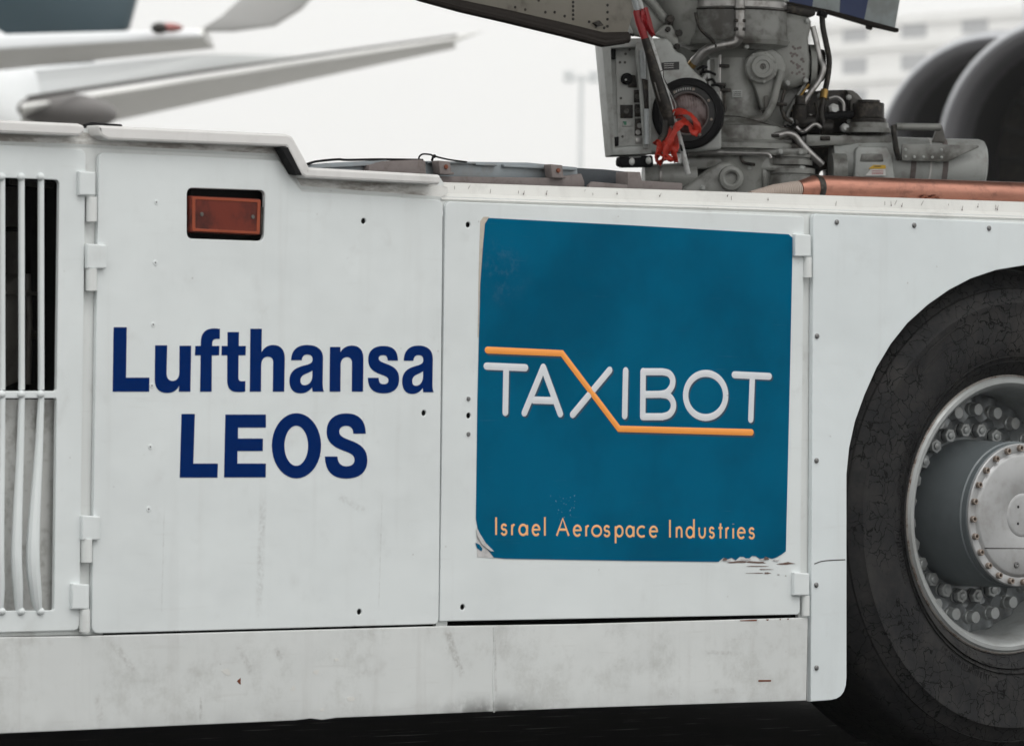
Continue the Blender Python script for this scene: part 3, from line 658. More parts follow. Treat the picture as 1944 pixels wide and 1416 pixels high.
# --- fender round the wheel
ax_, az_ = XW, ZW
arch = [(1606, 1195)] + [(1606, 1080), (1606, 900), (1611, 850), (1622, 800), (1640, 750), (1663, 698), (1690, 653), (1722, 613), (1760, 579), (1800, 551), (1842, 529), (1890, 513), (1944, 504)]
ap = PX(arch); rgt = [(2*(XW+.012)-x, z) for x, z in reversed(ap)]
fl = fillet(PX([(1543, 406)]) + PX([(2240, 437)]) + [(rgt[-1][0]+.09, S2(2240, 437)[1]-.2)] + [(rgt[-1][0]+.09, rgt[-1][1]-.08), (rgt[-1][0], rgt[-1][1]-.08)][:1] + list(reversed(rgt))[::1] + list(reversed(ap)) + PX([(1606, 1326), (1538, 1331)]),
            [.012, 0, 0, 0] + [0]*(len(rgt)+len(ap)) + [.055, 0])
fd_ = plate('fender', [fl], D-.003, .015, M['fender'], tug, .002)
sm = MB().lathe((0, 0, 0), (0, -1, 0), [(.0068, 0), (.0066, .003), (.0045, .005), (.0001, .0054)], 12).mesh('screw', M['screw'], Vector())
for c in ((1588, 422), (1735, 428), (1877, 433.5), (1550.5, 638), (1549.5, 874), (1549, 1110), (1549.5, 1267)):
    link('screw', sm, S(*c, D-.0029), fd_)
MB().tube(smooth([S(1546, 1070, D-.003), S(1560, 1065, D-.003), S(1580, 1063, D-.003), S(1604, 1062, D-.003)], 4), .0013, 6).build('crack_line', M['grime'], fd_)

# --- top lips
def lip(pts, parent=tug): return plate('edge_lip', [fillet(PX(pts, D-.03), [.006 if i in (1, 2) else .004 for i in range(len(pts))], 3)], D-.03, .08, M['lip'], parent, .006)
lip([(-500, 205), (150, 235), (161, 239), (161, 252), (152, 259), (-500, 232)])
plate('edge_lip', [fillet(PX([(186, 238), (545, 254.5), (556, 259), (588, 318), (837, 332), (837, 351), (581, 338), (571, 331), (544, 279), (206, 266), (191, 258)], D-.03), [.003, .004, .01, .004, .008, .009, .006, .012, .004, .006, .01], 4)], D-.03, .08, M['lip'], tug, .006)
plate('rubber_seal', [PX([(533, 279), (547, 280), (574, 333), (562, 331)], D-.0305)], D-.0305, .03, M['black'], tug, .001)
MB().tube([S(160, 240, D+.02), S(175, 236, D+.03), S(200, 238, D+.03), S(230, 240, D+.03)], .0045, 8).build('rubber_seal', M['black'], tug)

# ------------------------------------------------------------------ lettering on the middle door
def bez(p0, p1, p2, p3, n=8):
    return [tuple((1-t)**3*Vector(p0)+3*(1-t)**2*t*Vector(p1)+3*(1-t)*t*t*Vector(p2)+t**3*Vector(p3)) for t in [(i+1)/n for i in range(n)]]
def path(d):
    tk = d.replace(',', ' ').split(); o = []; i = 0; cur = None
    while i < len(tk):
        if tk[i] in 'ML': cur = (float(tk[i+1]), float(tk[i+2])); o.append(cur); i += 3
        elif tk[i] == 'C':
            v = [float(x) for x in tk[i+1:i+7]]; o += bez(cur, v[0:2], v[2:4], v[4:6]); cur = (v[4], v[5]); i += 7
        else: i += 1
    return o
def ell(cx, cy, rx, ry, n=36): return [(cx+rx*math.cos(2*math.pi*k/n), cy+ry*math.sin(2*math.pi*k/n)) for k in range(n)]
A_OUT = path('M 1060,280 C 1060,230 1090,202 1142,202 C 1196,202 1223,228 1223,270 L 1221,390 C 1221,415 1222,430 1228,441 L 1170,441 L 1167,418 C 1152,440 1132,450 1106,450 C 1072,450 1051,426 1051,386 C 1051,342 1076,320 1122,308 C 1158,300 1170,294 1170,276 C 1170,258 1160,251 1142,251 C 1124,251 1116,260 1114,280')
A_IN = path('M 1169,332 C 1160,340 1148,344 1134,350 C 1116,357 1107,368 1107,384 C 1107,400 1114,408 1128,408 C 1152,408 1169,388 1169,358')
mv = lambda L: [(1629+(x-1051)*.91, y+3) for x, y in L]
GL = [
 [path('M 150,111 L 217,111 L 213,369 L 333,369 L 332,441 L 145,441')],
 [path('M 363,204 L 424,204 L 421,345 C 421,372 432,386 452,386 C 474,386 487,370 487,340 L 488,206 L 547,206 L 543,441 L 484,441 L 486,410 C 474,436 452,448 425,448 C 384,448 361,424 361,380')],
 [path('M 694,119 L 694,171 L 680,171 C 662,171 655,178 655,196 L 655,207 L 692,207 L 690,255 L 653,255 L 652,441 L 593,441 L 596,255 L 567,255 L 569,207 L 597,207 L 597,190 C 597,138 622,117 668,117')],
 [path('M 734,136 L 792,136 L 791,207 L 827,207 L 826,255 L 790,255 L 789,370 C 789,384 795,388 808,388 L 825,387 L 824,440 C 812,443 800,444 786,443 C 748,443 733,424 732,384 L 733,255 L 703,255 L 704,207 L 734,207')],
 [path('M 851,119 L 909,119 L 908,240 C 922,214 942,202 968,202 C 1006,202 1027,228 1027,270 L 1024,441 L 966,441 L 968,290 C 968,272 958,262 941,262 C 920,262 908,276 906,300 L 905,441 L 848,441')],
 [A_OUT, A_IN],
 [path('M 1259,212 L 1312,212 L 1312,240 C 1326,216 1346,205 1372,205 C 1410,205 1430,230 1430,274 L 1428,441 L 1371,441 L 1372,296 C 1372,276 1363,264 1346,264 C 1326,264 1313,280 1313,304 L 1312,441 L 1257,441')],
 [path('M 1607,282 L 1555,282 C 1554,262 1548,254 1532,254 C 1516,254 1508,260 1508,270 C 1508,284 1520,288 1546,298 C 1592,314 1613,334 1613,376 C 1613,424 1586,450 1534,450 C 1480,450 1454,424 1453,370 L 1508,370 C 1508,394 1516,403 1534,403 C 1550,403 1559,396 1559,383 C 1559,368 1546,362 1520,353 C 1472,336 1455,314 1455,276 C 1455,232 1482,207 1532,207 C 1582,207 1606,230 1607,282')],
 [mv(A_OUT), mv(A_IN)],
 [path('M 498,555 L 566,555 L 558,809 L 684,809 L 682,881 L 489,881')],
 [path('M 723,558 L 930,558 L 930,625 L 787,625 L 787,681 L 915,681 L 914,745 L 784,745 L 784,809 L 930,809 L 929,880 L 716,880')],
 [ell(1087, 718, 126, 167), ell(1086, 718, 61, 103)],
 [path('M 1442,656 L 1379,656 C 1378,630 1366,616 1343,616 C 1320,616 1306,627 1306,645 C 1306,668 1326,676 1362,690 C 1420,710 1450,738 1450,792 C 1450,852 1412,886 1342,886 C 1272,886 1235,850 1233,773 L 1297,773 C 1298,806 1314,823 1343,823 C 1370,823 1385,811 1385,790 C 1385,766 1366,756 1328,743 C 1270,722 1242,696 1242,645 C 1242,586 1282,552 1343,552 C 1406,552 1442,588 1442,656')],
]
for g in GL:
    plate('letter', [[S2(160+x/2.7, 580+y/2.7) for x, y in lp] for lp in g], D-.0009, .0008, M['navy'], dr)

# ------------------------------------------------------------------ print on the poster
PYF = D - .0016
YAX = Vector((0, 1, 0))
def strokes(name, ss, wd, mat, par, zx=(820, 620, 2.627), y=PYF, flat=.10, off=(0, 0), n=10, ends=True):
    mbb = MB(); r_ = wd/zx[2]/2/778
    for i, s in enumerate(ss):
        P = [S(zx[0]+(x+off[0])/zx[2], zx[1]+(yy+off[1])/zx[2], y) for x, yy in s]
        rr = [r_*1.02]*len(P)
        if ends and (P[0]-P[-1]).length > 1e-5:                       # rounded ends
            d0 = (P[0]-P[1]).normalized(); d1 = (P[-1]-P[-2]).normalized()
            P = [P[0]+d0*r_*.99, P[0]+d0*r_*.8, P[0]+d0*r_*.45]+P+[P[-1]+d1*r_*.45, P[-1]+d1*r_*.8, P[-1]+d1*r_*.99]
            rr = [r_*.12, r_*.6, r_*.9]+rr+[r_*.9, r_*.6, r_*.12]
        mbb.tube(P, rr, n, flat=(YAX, flat*(1+.02*i)))
    return mbb.build(name, mat, par, ang=60)
Bb = smooth([(1150, 225), (1182, 234), (1200, 262), (1196, 298), (1172, 328), (1140, 337)], 5)
Bc = smooth([(1145, 338), (1180, 346), (1202, 376), (1202, 410), (1182, 438), (1148, 449)], 5)
GLY = [[[(272, 197), (466, 205)], [(370, 204), (366, 428)]],
       [[(555, 203), (461, 430)], [(555, 203), (640, 435)], [(507, 366), (602, 369)]],
       [[(886, 217), (702, 438)]],
       [[(966, 220), (961, 445)]],
       [[(1053, 224), (1051, 449)], [(1053, 225), (1100, 225)]+[tuple(p) for p in Bb]+[(1100, 338), (1053, 338)], [tuple(p) for p in Bc]+[(1100, 449), (1053, 449)]],
       [ell(1365, 343, 100, 110, 40)+[(1465, 343)]],
       [[(1508, 240), (1682, 248)], [(1598, 246), (1590, 463)]]]
for g in GLY:
    strokes('letter_shadow', g, 38, M['shade'], st, off=(7, 8), flat=.03)
    strokes('letter', g, 37, M['silver'], st, flat=.10)
ol = [[(277, 117), (648, 133), (932, 509), (1592, 527)]]
strokes('line_shadow', ol, 38, M['shade'], st, off=(6, 9), flat=.035)
strokes('orange_line', ol, 35, M['orange'], st, flat=.16)
# single stroke alphabet: x 0..1, y 0 baseline .. 1 x-height
def arc(cx, cy, rx, ry, a0, a1, n=14): return [(cx+rx*math.cos(R(a0+(a1-a0)*k/n)), cy+ry*math.sin(R(a0+(a1-a0)*k/n))) for k in range(n+1)]
SF = {'I': [[(.5, 0), (.5, 1.66)]], 'l': [[(.5, 0), (.5, 1.75)]], 'A': [[(0, 0), (.5, 1.62), (1, 0)], [(.2, .58), (.8, .58)]],
 's': [arc(.5, .74, .44, .24, 20, 250, 12)+arc(.5, .27, .48, .25, 80, -170, 12)],
 'r': [[(.15, 0), (.15, .98)], arc(.62, .52, .44, .44, 170, 62, 8)],
 'a': [arc(.48, .5, .45, .48, 0, 360, 24), [(.96, 0), (.96, .98)]],
 'e': [[(.06, .54), (.95, .54)]+arc(.5, .5, .46, .48, 8, 318, 22)],
 'o': [arc(.5, .5, .48, .48, 0, 360, 26)], 'c': [arc(.60, .5, .60, .48, 52, 308, 20)],
 'p': [[(.04, -.62), (.04, .98)], arc(.52, .5, .45, .48, 0, 360, 24)],
 'n': [[(.06, 0), (.06, .98)], arc(.5, .55, .43, .42, 180, 0, 14)+[(.93, 0)]],
 'd': [arc(.48, .5, .45, .48, 0, 360, 24), [(.96, 0), (.96, 1.75)]],
 'u': [[(.06, .98), (.06, .45)]+arc(.5, .45, .43, .43, 180, 360, 14)+[(.93, .98)]],
 't': [[(.5, 0), (.5, 1.40)], [(.05, .96), (.95, .96)]], 'i': [[(.5, 0), (.5, .96)], [(.5, 1.34), (.5, 1.37)]]}
TXT = [('I', 290, 302), ('s', 318, 347), ('r', 364, 386), ('a', 399, 444), ('e', 460, 501), ('l', 515, 527), ('A', 573, 634), ('e', 650, 692), ('r', 706, 728), ('o', 735, 785), ('s', 792, 822),
       ('p', 843, 884), ('a', 893, 935), ('c', 945, 985), ('e', 1001, 1044), ('I', 1092, 1104), ('n', 1124, 1157), ('d', 1170, 1213), ('u', 1228, 1265), ('s', 1278, 1304), ('t', 1318, 1344), ('r', 1352, 1374), ('i', 1384, 1396), ('e', 1407, 1448), ('s', 1461, 1489)]
for ch, xa, xb in TXT:
    base = 330 + (xa-290)*.0148; xh = 49
    ss = [[(xa+3+(xb-xa-6)*u, base-2-v*xh) for u, v in s] for s in SF[ch]]
    strokes('small_letter', ss, 10.5, M['peach'], st, zx=(820, 880, 2.43), flat=.18, n=8, ends=False)

# ------------------------------------------------------------------ wheel
WP_ = Vector((XW, 0, ZW)); NY = Vector((0, -1, 0))
def wy(d): return Vector((XW, D+d, ZW))
W0 = wy(.07)
RT = .652
prof = [(.362, -.09), (.367, -.075), (.374, -.066), (.392, -.050), (.42, -.036), (.455, -.029), (.50, -.026), (.545, -.030), (.552, -.027), (.560, -.027), (.566, -.034), (.588, -.043), (.612, -.060), (.618, -.070), (.634, -.080), (.645, -.098), (RT, -.13), (RT+.004, -.25), (RT, -.37), (.63, -.42), (.55, -.46), (.40, -.45), (.362, -.41)]
rim_prof = [(.366, -.088), (.368, -.078), (.366, -.069), (.358, -.062), (.348, -.062), (.340, -.068), (.334, -.080), (.327, -.10), (.322, -.14), (.320, -.20), (.318, -.235)]
wheel = MB().lathe((XW, D, ZW), (0, -1, 0), rim_prof, 96).build('wheel', M['rim'], tug, org=W0)
# (profile distances run towards the viewer, hence negative = deeper)
MB().lathe((XW, D, ZW), (0, -1, 0), prof, 128).build('tyre', M['tyre'], wheel)
def tyre_pt(r_, deg, d): return Vector((XW+r_*math.cos(R(deg)), D+d, ZW+r_*math.sin(R(deg))))
mould = [tyre_pt(.512, a, .0262) for a in range(112, 135, 2)]+[tyre_pt(.523, 135.5, .0265), tyre_pt(.534, 134, .0275)]+[tyre_pt(.540, a, .0285) for a in range(132, 111, -2)]+[tyre_pt(.530, 110.5, .027), tyre_pt(.512, 112, .0262)]
MB().tube(mould, .0022, 6).build('moulded_outline', M['tyre'], wheel)
for a0, a1, r_ in ((150, 172, .435), (186, 204, .432), (232, 258, .437)):
    mk_ = MB(); aa = a0
    while aa < a1:
        wd_ = rs.choice((.9, 1.2, 1.5)); e = Vector((math.cos(R(aa)), 0, math.sin(R(aa)))); g = Vector((-e.z, 0, e.x))
        mk_.box(Vector((XW, D+.0325, ZW))+e*r_, e*.0085, Vector((0, .0022, 0)), g*.0013)
        if rs.random() < .7: mk_.box(Vector((XW, D+.0325, ZW))+e*(r_+rs.choice((-.0075, 0, .0075)))+g*.003, e*.0012, Vector((0, .0021, 0)), g*.0035)
        aa += wd_
    mk_.build('moulded_marks', M['tyre'], wheel)
for deg in (108, 121.5):
    e = Vector((math.cos(R(deg)), 0, math.sin(R(deg)))); g = Vector((-e.z, 0, e.x))
    MB().box(Vector((XW, D+.0755, ZW))+e*.632, e*.010, Vector((0, .006, 0)), g*.005).build('shoulder_notch', M['black'], wheel, bevel=.002)
er = MB()
for rr in (.405, .418, .598):
    er.lathe((XW, D, ZW), (0, -1, 0), [(rr-.003, -.047 if rr < .5 else -.051), (rr, -.037 if rr < .41 else (-.0315 if rr < .5 else -.046)), (rr+.003, -.044 if rr < .5 else -.056)], 96)
er.build('sidewall_ribs', M['tyre'], wheel)
MB().lathe((XW, D, ZW), (0, -1, 0), [(.3665, -.0865), (.3700, -.080), (.3690, -.069), (.3655, -.066), (.3640, -.068)], 96).build('rim_edge', M['rustrim'], wheel)
# cast disc with scalloped stud flange
dm = MB(); na = 240; rows = []
PHS = .0
for j, (rr, y) in enumerate([(.322, -.232), (.316, -.226), (.300, -.224), (.262, -.216), (.252, -.214), (.243, -.229), (.233, -.232), (.20, -.234), (.17, -.234)]):
    row = []
    for k in range(na):
        a = 2*math.pi*k/na; s = math.cos(24*a)
        r2 = rr + (.009*s if j in (4, 5) else 0) + (.004*s if j == 3 else 0); y2 = y + (.010*max(s, -.3) if j in (1, 2) else 0) + (.006*s if j == 3 else 0)
        row.append(Vector((XW+r2*math.cos(a), D-y2, ZW+r2*math.sin(a))))
    rows.append(row)
vs = [v for r_ in rows for v in r_]; fs = [(j*na+k, j*na+(k+1) % na, (j+1)*na+(k+1) % na, (j+1)*na+k) for j in range(len(rows)-1) for k in range(na)]
dm.add(vs, fs).build('wheel_disc', M['disc'], wheel, ang=50)
st_m = MB().lathe((0, 0, 0), (0, -1, 0), [(.0200, -.006), (.0185, .006), (.0162, .008), (.0160, .026), (.0150, .0275), (.0001, .0278)], 18).mesh('stud', M['rim'], Vector())
hexp = [(.0195*math.cos(math.pi/3*k), .0195*math.sin(math.pi/3*k)) for k in range(6)]
nb = MB(); nb.lathe((0, 0, 0), (0, -1, 0), [(.0205, -.004), (.0205, .001), (.019, .002)], 18)
nb.prism([(x, -.004, z) for x, z in hexp], (0, -.018, 0)); nb.lathe((0, 0, 0), (0, -1, 0), [(.0100, .018), (.0098, .025), (.0088, .0265), (.0001, .0265)], 12)
nut_m = nb.mesh('lug_nut', M['rim'], Vector(), bevel=.0012, seg=1)
for k in range(24):
    a = 2*math.pi*(k)/24; c = Vector((math.cos(a), 0, math.sin(a)))
    link('stud', st_m, Vector((XW, D+.214, ZW))+c*.276, wheel)
    a += math.pi/24*.9; c = Vector((math.cos(a), 0, math.sin(a)))
    link('lug_nut', nut_m, Vector((XW, D+.228, ZW))+c*.222, wheel, rot=(0, rs.uniform(-.5, .5), 0))
# hub drum and bolted cap
hub = MB().lathe((XW, D, ZW), (0, -1, 0), [(.196, -.236), (.194, -.20), (.192, -.08), (.1915, -.058), (.1935, -.056), (.1935, -.052), (.190, -.049), (.190, -.032), (.186, -.028), (.160, -.028)], 96).build('hub', M['hub'], wheel)
MB().lathe((XW, D, ZW), (0, -1, 0), [(.1885, -.029), (.1885, -.025), (.186, -.0225), (.168, -.0225), (.164, -.024), (.160, -.020), (.157, -.0175), (.154, -.0165), (.06, -.0150), (.0575, -.0158), (.055, -.0142), (.048, -.0136), (.0001, -.0134)], 96).build('hub_cap', M['cap'], wheel)
cb = MB().lathe((0, 0, 0), (0, -1, 0), [(.0085, 0), (.0085, .010), (.0072, .0115), (.0045, .0112), (.0040, .004), (.0001, .004)], 12).mesh('cap_screw', M['rustbolt'], Vector())
for k in range(24):
    a = 2*math.pi*(k+.2)/24
    link('cap_screw', cb, (XW+.1765*math.cos(a), D+.0227, ZW+.1765*math.sin(a)), wheel)
for c in ((-.018, .022), (.018, .022), (-.018, -.022), (.018, -.022)):
    MB().lathe((XW+c[0], D+.0137, ZW+c[1]), (0, -1, 0), [(.004, 0), (.0038, .0004), (.0001, .0005)], 10).build('cap_hole', M['black'], wheel)
MB().lathe((XW-.02, D+.0160, ZW-.13), (0, -1, 0), [(.009, 0), (.008, .004), (.004, .0045), (.0001, .002)], 12).build('grease_plug', M['screw'], wheel)
MB().tube([(XW-.135, D+.0160, ZW-.085), (XW+.02, D+.0158, ZW-.088), (XW+.13, D+.0160, ZW-.084)], .0012, 6).build('cap_scratch', M['grime'], wheel)

# ------------------------------------------------------------------ cradle parts standing behind the tug's top edge
CY = D + .5
def cr(px, py, y=CY): return S(px, py, y)
def cplate(name, pts, mat, y=CY, th=.03, bev=.002, par=tug): return MB().prism([S(x, yy, y) for x, yy in pts], (0, th, 0)).build(name, M[mat], par, bevel=bev)
cplate('cradle_beam', [(800, 306), (1003, 309), (1096, 318), (1098, 345), (800, 345)], 'beam', CY, .06)
cplate('beam_flange', [(812, 306), (902, 308), (902, 312), (812, 310)], 'beam', CY-.012, .014)
cplate('beam_flange', [(903, 309.5), (945, 312), (945, 316), (903, 314)], 'beam', CY-.012, .014)
cplate('beam_flange', [(957, 312), (1096, 319), (1096, 324), (957, 317.5)], 'beam', CY-.012, .014)
cplate('brown_skirt', [(836, 335), (1050, 338), (1104, 330), (1110, 346), (1110, 366), (836, 360)], 'brown', CY-.03, .015)
cplate('brown_end', [(700, 314), (735, 306), (800, 303), (808, 306), (810, 345), (700, 345)], 'brown', CY-.03, .07)
cplate('grey_wedge', [(586, 314), (640, 309), (735, 304), (735, 345), (586, 345)], 'beam', CY-.01, .05)
cplate('wedge_rail', [(588, 316), (735, 309), (735, 313), (588, 322)], 'beam', CY-.02, .012)
MB().tube(smooth([S(584, 312, CY-.02), S(600, 307, CY), S(640, 303, CY), S(660, 304, CY), S(720, 303, CY), S(800, 304, CY)], 4), [.003]*20+[.003], 8, flat=(Vector((0, 1, 0)), 3)).build('rubber_flap', M['black'], tug)
for (xa, ya) in ((833, 305), (1046, 312)):
    bk = cplate('rusty_bracket', [(xa, ya), (xa+22, ya+2), (xa+24, ya+22), (xa+30, ya+22), (xa+29, ya+27), (xa+3, ya+26)], 'brown', CY-.045, .03)
    MB().lathe(S(xa+13, ya+12, CY-.046), (0, -1, 0), [(.006, 0), (.006, .004), (.0001, .005)], 6).build('bolt', M['rust'], bk)
MB().tube(smooth([S(795, 306, CY), S(796, 298, CY), S(803, 293, CY-.01), S(818, 294, CY-.02), S(822, 296, CY-.02), S(850, 303, CY-.02), S(886, 308, CY-.015)], 5), .0022, 8).build('wire_loop', M['black'], tug)
MB().tube([S(823, 296, CY-.02), S(820, 305, CY-.01)], .003, 8).build('wire_tie', M['black'], tug)
MB().ball(S(824.5, 297, CY-.022), (.005, 0, 0), (0, .005, 0), (0, 0, .005), 8, 6).build('wire_knot', M['black'], tug)
cplate('rubber_sheet', [(1095, 319), (1150, 322), (1196, 327), (1196, 372), (1095, 360)], 'darkplate', CY+.06, .02)
cplate('brown_block', [(1192, 326), (1216, 327), (1219, 343), (1296, 348), (1296, 375), (1192, 370)], 'brown', CY-.02, .05)
cplate('brown_plate', [(1118, 353), (1126, 345), (1192, 351), (1192, 372), (1118, 368)], 'brown', CY-.06, .012)
# copper coloured tube lying along the rail, its end bound with tape
ty = D + .30
c1, c2, c3, c4, c5 = S(1425, 372, ty), S(1516, 359, ty), S(1546, 357, ty), S(1950, 370, ty), S(2400, 386, ty)
ct = MB().tube([c2, c3, c4, c5], [.021, .0335, .0335, .0335], 28).build('copper_tube', M['copper'], tug, ang=20)
MB().tube([c1, S(1470, 362.5, ty), S(1514, 359, ty)], [.012, .017, .0215], 20).build('taped_end', M['wrap'], ct)
MB().lathe(c3, c4-c3, [(.0334, -.006), (.0352, 0), (.0352, .008), (.0334, .014)], 28).build('tube_ring', M['geardark'], ct)
MB().tube(smooth([S(1748, 379, ty-.035), S(1756, 374, ty-.035), S(1765, 378, ty-.036), S(1776, 374, ty-.035), S(1784, 380, ty-.035)], 4), .004, 8).build('weld_patch', M['rust'], ct)

# ================================================================== airliner whose nose landing gear stands in the tug
jet = thing('towed_airliner', 'grimy grey nose landing gear and gear doors of the airliner carried on the tug', 'airliner', (GP.x, GP.y, .52))
hc = Vector((GP.x, GP.y, 4.75)); hr = 2.3
MB().lathe(Vector((GP.x-5.5, GP.y, 4.75)), (1, 0, 0), [(.01, 0), (.7, .25), (1.3, .9), (1.8, 2.0), (2.15, 3.5), (hr, 5.2), (hr, 26), (hr, 26.01)], 48).build('fuselage', M['hull'], jet)
def g_tube(name, pts, r, mat, par=jet, sm=0, n=14, **k):
    P = [G(*p) for p in pts]
    if sm: 
        if hasattr(r, '__len__'): r = [r[min(int(i/sm), len(r)-1)] for i in range((len(pts)-1)*sm+1)]
        P = smooth(P, sm)
    return MB().tube(P, r, n, **k).build(name, M[mat], par)
def g_prism(name, pts, d, th, mat, par=jet, bev=.004, seg=2, x=0, y=0, z=1):   # outline in zoomed picture units, front face d in front of the plane
    return MB().prism([G(x+px/z, y+py/z, d) for px, py in pts], GN*th).build(name, M[mat], par, bevel=bev, seg=seg)
Z4 = dict(x=1100, y=0, z=3.934); Z5 = dict(x=1240, y=0, z=3.726); Z6 = dict(x=1480, y=0, z=3.37); Z3 = dict(x=780, y=0, z=3.135)
def q4(x, y, d=0): return (1100+x/3.934, y/3.934, d)
def q5(x, y, d=0): return (1240+x/3.726, y/3.726, d)
def q6(x, y, d=0): return (1480+x/3.37, y/3.37, d)
def g_lathe(name, c, ax, prof, mat, par=jet, n=28): return MB().lathe(G(*c), ax, prof, n).build(name, M[mat], par)
NF = -GN
mm = 1/GS
# main cylinder (upright), collar, swollen foot, inner piston
base = G(*q5(575, 0)); xc, yc = base.x, base.y
def zq(y): return G(*q5(575, y)).z
cylp = [(.152, 3.2), (.152, zq(20)+.002), (.149, zq(20)), (.149, zq(78)), (.154, zq(80)), (.156, zq(200)), (.158, zq(270)), (.165, zq(300)), (.160, zq(330)), (.140, zq(345)), (.125, zq(365))]
MB().lathe((xc, yc, 0), (0, 0, 1), cylp, 48).build('strut_cylinder', M['gear'], jet)
MB().lathe((xc, yc, 0), (0, 0, 1), [(.1495, zq(72)), (.1535, zq(70)), (.1535, zq(30)), (.1495, zq(28))], 48).build('steel_collar', M['steel'], jet)
MB().lathe((xc, yc, 0), (0, 0, 1), [(.157, zq(92)), (.160, zq(88)), (.160, zq(82)), (.155, zq(80))], 48).build('seal_ring', M['geardark'], jet)
lb = G(*q5(590, 0))
MB().lathe((lb.x, lb.y, 0), (0, 0, 1), [(.118, zq(340)), (.088, zq(380)), (.074, zq(420)), (.074, zq(780)), (.085, zq(830)), (.12, zq(880)), (.155, zq(905)), (.158, zq(940)), (.158, zq(1000)), (.17, zq(1010)), (.19, zq(1030)), (.19, zq(1065)), (.17, zq(1070)), (.15, zq(1300)), (.15, .62)], 48).build('lower_strut', M['gear'], jet)
# wide casting of the lower leg
g_prism('leg_casting', [(330, 600), (470, 400), (500, 360), (690, 350), (720, 420), (720, 800), (780, 870), (480, 880), (440, 860), (350, 700)], -.02, .08, 'gear', bev=.015, **Z5)
g_prism('leg_rib', [(395, 420), (478, 400), (482, 850), (440, 850), (405, 620)], .03, .05, 'gear', bev=.008, **Z5)
# right shoulder casting with torque arm
g_prism('shoulder_casting', [(872, 60), (1000, 90), (1142, 120), (1125, 190), (1108, 270), (1112, 360), (1132, 430), (1128, 540), (1090, 590), (1000, 625), (900, 632), (860, 560), (820, 470), (800, 330), (850, 200)], .055, .20, 'gear', bev=.03, seg=3, **Z5)
g_prism('lower_web', [(900, 630), (1060, 590), (1110, 560), (1040, 680), (960, 800), (930, 900), (800, 900), (830, 760), (880, 660)], -.01, .08, 'gear', bev=.02, **Z5)
g_prism('web_rib', [(1075, 575), (1112, 545), (975, 800), (950, 890), (925, 890), (945, 790)], .03, .03, 'gear', bev=.006, **Z5)
g_prism('arm_plate', [(500, 345), (620, 310), (720, 320), (850, 350), (910, 390), (940, 470), (930, 560), (880, 610), (850, 700), (835, 770), (770, 775), (735, 660), (690, 540), (690, 430), (740, 385), (700, 352), (560, 358)], .085, .05, 'gear', bev=.012, **Z5)
bp = q5(762, 478, .09)
g_lathe('arm_boss', bp, NF, [(.047, -.02), (.047, .012), (.044, .016), (.034, .018), (.034, .034), (.031, .037), (.020, .0375), (.018, .034), (.009, .034), (.008, .026), (.0001, .026)], 'gear')
g_lathe('boss_core', q5(762, 478, .117), NF, [(.009, 0), (.007, .004), (.0001, .004)], 'bay')
bm_ = MB().box((0, 0, 0), GX*.004, GN*.006, GZ*.004).mesh('boss_tab', M['gear'], Vector(), bevel=.001)
for k in range(7):
    a = 2*math.pi*k/7+.4; link('boss_tab', bm_, G(*bp)+GX*(.043*math.cos(a))+GZ*(.043*math.sin(a))-GN*.012, jet)
g_tube('rounded_rib', [q5(905, 500, .095), q5(880, 600, .095), q5(850, 720, .095), q5(825, 775, .09), q5(800, 820, .09), q5(760, 850, .09), q5(680, 857, .09), q5(470, 858, .09)], .011, 'gear', sm=5)
g_prism('dark_slot', [(785, 680), (815, 675), (818, 760), (785, 768)], .094, .012, 'bay', bev=.003, **Z5)
g_lathe('pin_head', q5(1150, 465, -.02), GX, [(.052, -.03), (.052, .0), (.048, .012), (.046, .022), (.035, .024), (.0001, .024)], 'geardark')
g_lathe('pin_washer', q5(1118, 478, -.01), GX, [(.066, -.01), (.066, .006), (.055, .010), (.0001, .010)], 'gear')
for pts, nm in ((((896, 295), (880, 300)), 'rivet_hole'),):
    g_lathe('grease_hole', q5(893, 296, .0562), NF, [(.0035, 0), (.003, .001), (.0001, .001)], 'black')
rs2 = random.Random(11); pit = MB().lathe((0, 0, 0), NF, [(.0042, 0), (.0035, .0006), (.0001, .0007)], 8).mesh('paint_chip', M['brown'], Vector())
for k in range(26):
    link('paint_chip', pit, G(*q5(rs2.uniform(975, 1070), rs2.uniform(330, 560), .0552)), jet)
# supply pipes
g_tube('bleed_pipe', [q5(612, -60, .175), q5(612, 220, .175), q5(606, 265, .17), q5(570, 305, .165), q5(450, 330, .16), q5(370, 360, .15), q5(318, 410, .14), q5(290, 440, .13)], .0145, 'steel', sm=5)
g_tube('brass_fitting', [q5(292, 436, .131), q5(270, 465, .12)], .013, 'brass')
g_tube('pipe_clamp', [q5(612, 60, .175), q5(612, 76, .175)], .0165, 'geardark')
g_tube('hydraulic_hose', [q5(1195, 80, .02), q5(1200, 190, .02), q5(1228, 330, .03), q5(1245, 430, .03), q5(1236, 540, .03), q5(1215, 650, .05), q5(1192, 770, .07), q5(1198, 850, .08), q5(1240, 905, .08)], .0085, 'geardark', sm=5)
g_tube('hydraulic_hose', [q5(1128, 190, .03), q5(1155, 300, .035), q5(1178, 410, .04), q5(1205, 480, .05), q5(1180, 560, .05), q5(1110, 660, .06), q5(1060, 745, .06)], .0085, 'steel', sm=5)
g_tube('hose_fitting', [q5(1213, 640, .051), q5(1203, 700, .06)], .0115, 'brass')
g_tube('hose_fitting', [q5(1200, 85, .02), q5(1190, 120, .02)], .016, 'black')
